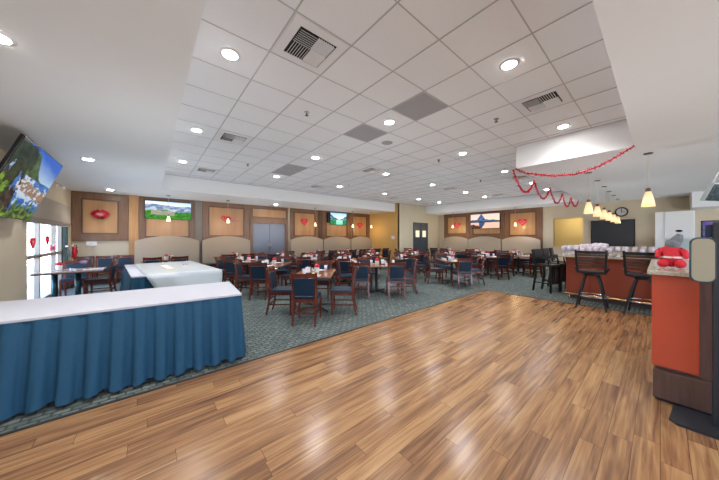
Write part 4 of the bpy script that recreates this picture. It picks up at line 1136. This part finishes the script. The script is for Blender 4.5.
def mk_tall(label, loc, rz, group):
    t = thing('tall_chair', label, 'bar stool', loc, rz, group)
    MB().box(-0.22, 0.22, -0.20, 0.22, 0.70, 0.76, 0.025).build('seat', M_BLKSEAT, t)
    for s in (-1, 1):
        MB().tube([(s*0.21, 0.20, 0.0), (s*0.20, 0.19, 0.70)], 0.02, square=True).build('leg', M_BLACK, t)
        MB().tube([(s*0.21, -0.25, 0.0), (s*0.20, -0.19, 0.45), (s*0.20, -0.20, 0.76), (s*0.215, -0.27, 1.16)], 0.021, square=True).build('leg', M_BLACK, t)
        MB().tube([(s*0.215, -0.21, 0.93), (s*0.25, 0.0, 0.93), (s*0.24, 0.13, 0.93), (s*0.22, 0.15, 0.76)], 0.018, 8).build('armrest', M_BLACK, t)
        MB().tube([(s*0.21, 0.195, 0.25), (s*0.21, -0.22, 0.25)], 0.013, square=True).build('stretcher', M_BLACK, t)
    rot = Matrix.Translation((0, -0.225, 0.98)) @ Matrix.Rotation(R_(9), 4, 'X')
    MB().box(-0.20, 0.20, -0.02, 0.02, -0.19, 0.19, 0.018, rot=rot).build('backrest', M_BLKSEAT, t)
    for i in range(5):
        x = -0.16+0.08*i
        MB().box(x-0.02, x+0.02, 0.18, 0.195, 0.22, 0.70).build('front_slat', M_BLACK, t)
    return t
once('tall', mk_tall, 'black padded tall chair at the near corner of the bar', (8.50, 2.02, 0.004), PI-0.25, 'black padded tall chairs')
once('tall', mk_tall, 'black padded tall chair with arms, closest against the bar end', (9.15, 1.98, 0.004), PI-0.1, 'black padded tall chairs')
once('tall', mk_tall, 'black padded tall chair farther along the bar end', (9.95, 2.0, 0.004), PI+0.1, 'black padded tall chairs')

# things on the right wall behind the bar
t = thing('menu_board', 'wide black menu screen on the wall behind the bar', 'screen', (XR, 1.27, 1.66))
MB().box(-0.06, -0.001, -0.62, 0.62, -0.50, 0.54, 0.008).build('panel', M_CHALK, t)
mb = MB(); rect_ring(mb, -0.64, 0.64, -0.52, 0.56, 0.03, 'y', -0.07, -0.001); mb.build('frame', M_TVB, t)
t = thing('wall_clock', 'round wall clock with black rim above the black screen', 'clock', (XR, 1.0, 2.53))
mb = MB(); mb.tube([(-0.03, 0.17*math.cos(2*PI*k/28), 0.17*math.sin(2*PI*k/28)) for k in range(29)], 0.022, 8); mb.build('rim', M_TVB, t)
mb = MB(); mb.tube([(-0.02, 0, 0), (-0.001, 0, 0)], 0.168, 28); mb.build('dial', mat('clock_dial', (0.50, 0.48, 0.47), 0.5), t)
mb = MB(); mb.box(-0.03, -0.022, -0.008, 0.008, -0.02, 0.15); mb.box(-0.03, -0.022, -0.1, 0.02, -0.008, 0.008); mb.build('hands', M_TVB, t)
# white tall unit
t = thing('white_cabinet', 'tall white service cabinet at the right end of the bar wall', 'cabinet', (13.95, -0.24, 0.004))
mb = MB(); mb.box(0, 0.62, -0.50, 0.36, 0.004, 2.40, 0.01); mb.build('body', M_WHITE, t)
MB().box(-0.03, 0, -0.48, 0.14, 1.86, 2.37, 0.006).build('door', M_WHITE, t)
dw = MB().box(-0.03, 0, -0.48, 0.14, 1.55, 1.84, 0.006).build('drawer', M_WHITE, t)
mb = MB(); mb.sphere((-0.035, -0.17, 1.72), 0.08, (0.3, 1, 0.55)); mb.build('handle', M_TVB, dw)
MB().box(-0.12, 0, -0.50, 0.16, 1.46, 1.50, 0.006).build('shelf_lip', M_LOUV, t)
MB().box(-0.02, 0, -0.48, 0.14, 0.95, 1.44).build('recess_panel', mat('pale_green_steel', (0.55, 0.62, 0.58), 0.4), t)
# niche lamp and sill
t = thing('office_ceiling_light', 'small oval ceiling light inside the yellow room', 'ceiling light', (15.6, 2.65, 2.6))
MB().lathe([(0.20, -0.06), (0.22, -0.02), (0.22, 0)], 20).build('diffuser', M_GLOW2, t); MB().lathe([(0.235, -0.015), (0.235, 0)], 20).build('rim', M_LOUV, t)
plamp(t, -0.3, 20, 0.15)
mb = MB(); rect_ring(mb, 2.13, 3.27, 1.02, 2.43, 0.05, 'y', XR-0.02, XR+W); struct('trim_4', mb, M_TAN)

# ------------------------------------------------------------------ near right counter, plush, stand
t = thing('service_counter', 'red-fronted service counter end with granite top at the right edge', 'counter', (3.62, 0, 0))
MB().box(0.02, 1.6, -1.6, 0.035, 0.0, 1.16, 0.004).build('body', M_PODBR, t)
MB().box(-0.02, 0.02, -0.215, 0.052, 0.315, 1.155, 0.012).build('red_panel', M_PODRED, t)
MB().box(-0.035, 0.02, -1.6, 0.045, 0.03, 0.285, 0.006).build('base', M_PODBR, t)
MB().box(0.0, 0.02, -1.55, 0.03, 0.0, 0.03).build('toe_kick', M_IRON, t)
mb = MB(); mb.box(-0.09, 1.65, -1.65, 0.08, 1.16, 1.20, 0.012); mb.build('countertop', M_GRAN, t)
# plush toy seated on the counter
t = thing('plush_toy', 'red plush figure with grey hood sitting on the granite counter', 'plush toy', (3.98, -0.07, 1.20), PI*0.5)
t.scale = (0.92, 0.92, 1.0)
mb = MB(); mb.sphere((0, 0.0, 0.105), 0.085, (0.95, 0.85, 1.15), 16); mb.sphere((0, 0.0, 0.175), 0.06, (1.1, 0.9, 1.0), 14); mb.build('body', M_REDPL, t)
for s in (-1, 1):
    mb = MB(); mb.sphere((s*0.058, 0.055, 0.045), 0.047, (0.95, 1.25, 0.9), 14); mb.build('leg', M_REDPL, t)
    mb = MB(); mb.tube([(s*0.055, 0.0, 0.18), (s*0.09, 0.03, 0.155), (s*0.095, 0.055, 0.12)], [0.026, 0.026, 0.02], 10); mb.sphere((s*0.095, 0.058, 0.115), 0.022, n=8); mb.build('arm', M_REDPL, t)
hd = MB(); hd.sphere((-0.012, 0.005, 0.235), 0.058, (1, 0.95, 0.9), 14); hd.build('head', M_GREYF2, t)
mb = MB(); mb.tube([(-0.02, 0.0, 0.245), (-0.045, -0.005, 0.29), (-0.06, -0.01, 0.33)], [0.05, 0.04, 0.022], 12); mb.build('hood', M_GREYF2, t)
mb = MB(); 
P = [(0.083*math.cos(2*PI*k/24), 0.075*math.sin(2*PI*k/24), 0.105) for k in range(25)]
mb.tube(P, 0.010, 6); spiky(mb, P, 0.01, 260, 0.018); mb.build('lace_trim', M_NAP, t)
# pole stand with rounded cream board
t = thing('sign_stand', 'black pole stand with rounded cream board at the right edge', 'stand', (3.42, -0.275, 0))
mb = MB(); rot = Matrix.Rotation(R_(8), 4, 'Z')
mb.prism([(-0.19, -0.19), (0.16, -0.22), (0.17, 0.15), (0.14, 0.20), (-0.14, 0.23), (-0.19, 0.19)], 'z', 0.0, 0.018); mb.build('base_plate', M_IRON, t)
MB().box(-0.022, 0.022, -0.055, 0.012, 0.018, 1.62, 0.006).build('pole', M_IRON, t)
def rr(y0, y1, z0, z1, r, n=5):
    out = []
    for (cy, cz, a0) in ((y1-r, z1-r, 0), (y0+r, z1-r, 90), (y0+r, z0+r, 180), (y1-r, z0+r, 270)):
        for k in range(n+1):
            a = R_(a0+90*k/n); out.append((cy+r*math.cos(a), cz+r*math.sin(a)))
    return out
MB().prism(rr(0.0, 0.112, 1.15, 1.49, 0.04), 'x', -0.03, -0.012).build('board', M_CREAM, t)
mb = MB(); mb.tube([(-0.015, a, b) for a, b in rr(-0.005, 0.117, 1.145, 1.495, 0.042)+[rr(-0.005, 0.117, 1.145, 1.495, 0.042)[0]]], 0.008, 6); mb.build('board_rim', mat('dusky_blue_rim', (0.05, 0.08, 0.12), 0.4), t)
mb = MB(); mb.box(-0.01, 0.01, -0.01, 0.045, 1.50, 1.60, 0.004); mb.build('clip', M_NAVY, t)
# bundle behind it: purple screen and dark shelf with red bundle
t = thing('register_screen', 'small purple point-of-sale screen behind the plush figure', 'screen', (4.55, -0.42, 1.20), R_(0))
MB().tube([(0.02, 0, 0), (0.02, 0, 0.30)], 0.018, 8).build('post', M_IRON, t); MB().box(-0.07, 0.09, -0.1, 0.1, 0.0, 0.015, 0.004).build('base', M_IRON, t)
MB().box(-0.01, 0.02, -0.14, 0.14, 0.30, 0.48, 0.006).build('housing', M_TVB, t)
picture(lambda u, v: (0.10+0.12*abs(math.sin(u*9)), 0.06+0.1*abs(math.sin(v*7+u*4)), 0.32+0.2*math.sin(u*14)*math.sin(v*9)), 0.26, 0.16, 26, 'screen', t, M_SCR, (-0.012, 0, 0.39)).rotation_euler = (0, 0, -H)
t = thing('glass_rack', 'dark blue rack with a red bundle at the right edge', 'shelf', (4.9, -0.95, 1.20))
mb = MB(); mb.box(-0.15, 0.15, -0.30, 0.30, 0, 0.03); mb.box(-0.15, 0.15, -0.30, 0.30, 0.42, 0.46); mb.box(-0.15, 0.15, -0.30, -0.28, 0.03, 0.42); mb.box(-0.15, 0.15, 0.28, 0.30, 0.03, 0.42); mb.box(0.13, 0.15, -0.28, 0.28, 0.03, 0.42)
mb.build('case', mat('dark_blue_enamel', (0.03, 0.06, 0.11), 0.4), t)
mb = MB(); mb.tube([(-0.05, 0.28-0.56*k/12, 0.49+0.03*math.sin(k*1.3)) for k in range(13)], 0.03, 8); mb.build('bundle', M_RED, t)
# hanging television seen almost edge-on
t = thing('hanging_television', 'small television hung from the ceiling at the right edge, seen edge-on', 'television', (5.56, -0.47, 2.07))
t.rotation_euler = (R_(22), 0, R_(-90+62))
MB().box(-0.165, 0.165, 0.0, 0.04, -0.115, 0.115, 0.006).build('housing', mat('pale_grey_plastic', (0.36, 0.40, 0.41), 0.4), t)
picture(lambda u, v: lerp((0.004, 0.01, 0.016), (0.05, 0.11, 0.13), 0.35+0.8*noise2(u*2, v*2)), 0.31, 0.21, 40, 'screen', t, M_SCR, (0, -0.001, 0))
mb = MB(); mb.tube([(0, 0.04, 0.02), (0, 0.09, 0.04), (0, 0.09, 0.85)], 0.006, 8); mb.build('mount', M_LOUV, t)
# ------------------------------------------------------------------ lights, world, camera
w = bpy.data.worlds.new('World'); bpy.context.scene.world = w; w.use_nodes = True
bg = w.node_tree.nodes['Background']; bg.inputs[1].default_value = 7.0
wt = w.node_tree; wc = wt.nodes.new('ShaderNodeTexCoord'); ws = wt.nodes.new('ShaderNodeSeparateXYZ'); wt.links.new(wc.outputs['Generated'], ws.inputs[0])
wt.links.new(ramp(wt, ws.outputs[2], [(0.0, (1.0, 1.0, 1.0)), (0.02, (0.62, 0.76, 1.0)), (0.6, (0.38, 0.56, 0.95))]), bg.inputs[0])
su = bpy.data.lights.new('sun', 'SUN'); su.energy = 5.5; su.angle = 0.01; su.color = (1, 0.95, 0.88)
so = bpy.data.objects.new('sun', su); C.objects.link(so); so.rotation_euler = (R_(28), R_(-22), 0); so.rotation_euler = Vector((0.75, 0.25, 1.15)).to_track_quat('Z', 'Y').to_euler()
def portal(loc, rot, sx, sy):
    l = bpy.data.lights.new('daylight_portal', 'AREA'); l.shape = 'RECTANGLE'; l.size = sx; l.size_y = sy; l.cycles.is_portal = True
    o = bpy.data.objects.new('daylight_portal', l); C.objects.link(o); o.location = loc; o.rotation_euler = rot
for a, b in added_wins: portal(((a+b)/2, YF-0.13, 1.52), (R_(90), 0, 0), b-a, 2.45)
for a, b in added_lwins: portal((XL-0.13, (a+b)/2, 1.52), (R_(90), 0, R_(-90)), b-a, 2.45)
portal((XL-0.12, 9.5, 1.2), (R_(90), 0, R_(-90)), 2.7, 2.4)

# added unseen upward spots that brighten the ceiling; the room has no such fixtures
for (x, y) in [(i*3.4+0.2, j*3.3-2.6) for i in range(5) for j in range(5)]:
    if x > 13.9 or (x > 8 and y > 9.0): continue
    l = bpy.data.lights.new('added_uplight', 'SPOT'); l.energy = UPLIGHT_W*(0.65 if y < 1 else 1); l.color = (0.84, 0.93, 1.0); l.shadow_soft_size = 0.15; l.spot_size = R_(165); l.spot_blend = 1.0
    o = bpy.data.objects.new('added_uplight', l); C.objects.link(o); o.location = (x, y, 1.15 if y > 0 else 0.9); o.rotation_euler = (PI, 0, 0)
cam = bpy.data.cameras.new('camera'); co = bpy.data.objects.new('camera', cam); C.objects.link(co)
co.location = (0, 0, 1.5); co.rotation_euler = (R_(90), 0, RZ)
cam.sensor_width = 36; cam.lens = 36*251.5/719; cam.shift_y = -2.5/719; cam.clip_start = 0.02; cam.clip_end = 200
sc = bpy.context.scene; sc.camera = co
sc.view_settings.view_transform = 'Standard'; sc.view_settings.look = 'None'; sc.view_settings.gamma = 1; sc.view_settings.use_curve_mapping = False
sc.view_settings.exposure = 0.6
sc.cycles.use_denoising = True
sc.cycles.max_bounces = 8; sc.cycles.diffuse_bounces = 5; sc.cycles.glossy_bounces = 3; sc.cycles.transmission_bounces = 5; sc.cycles.transparent_max_bounces = 12
sc.cycles.sample_clamp_indirect = 6
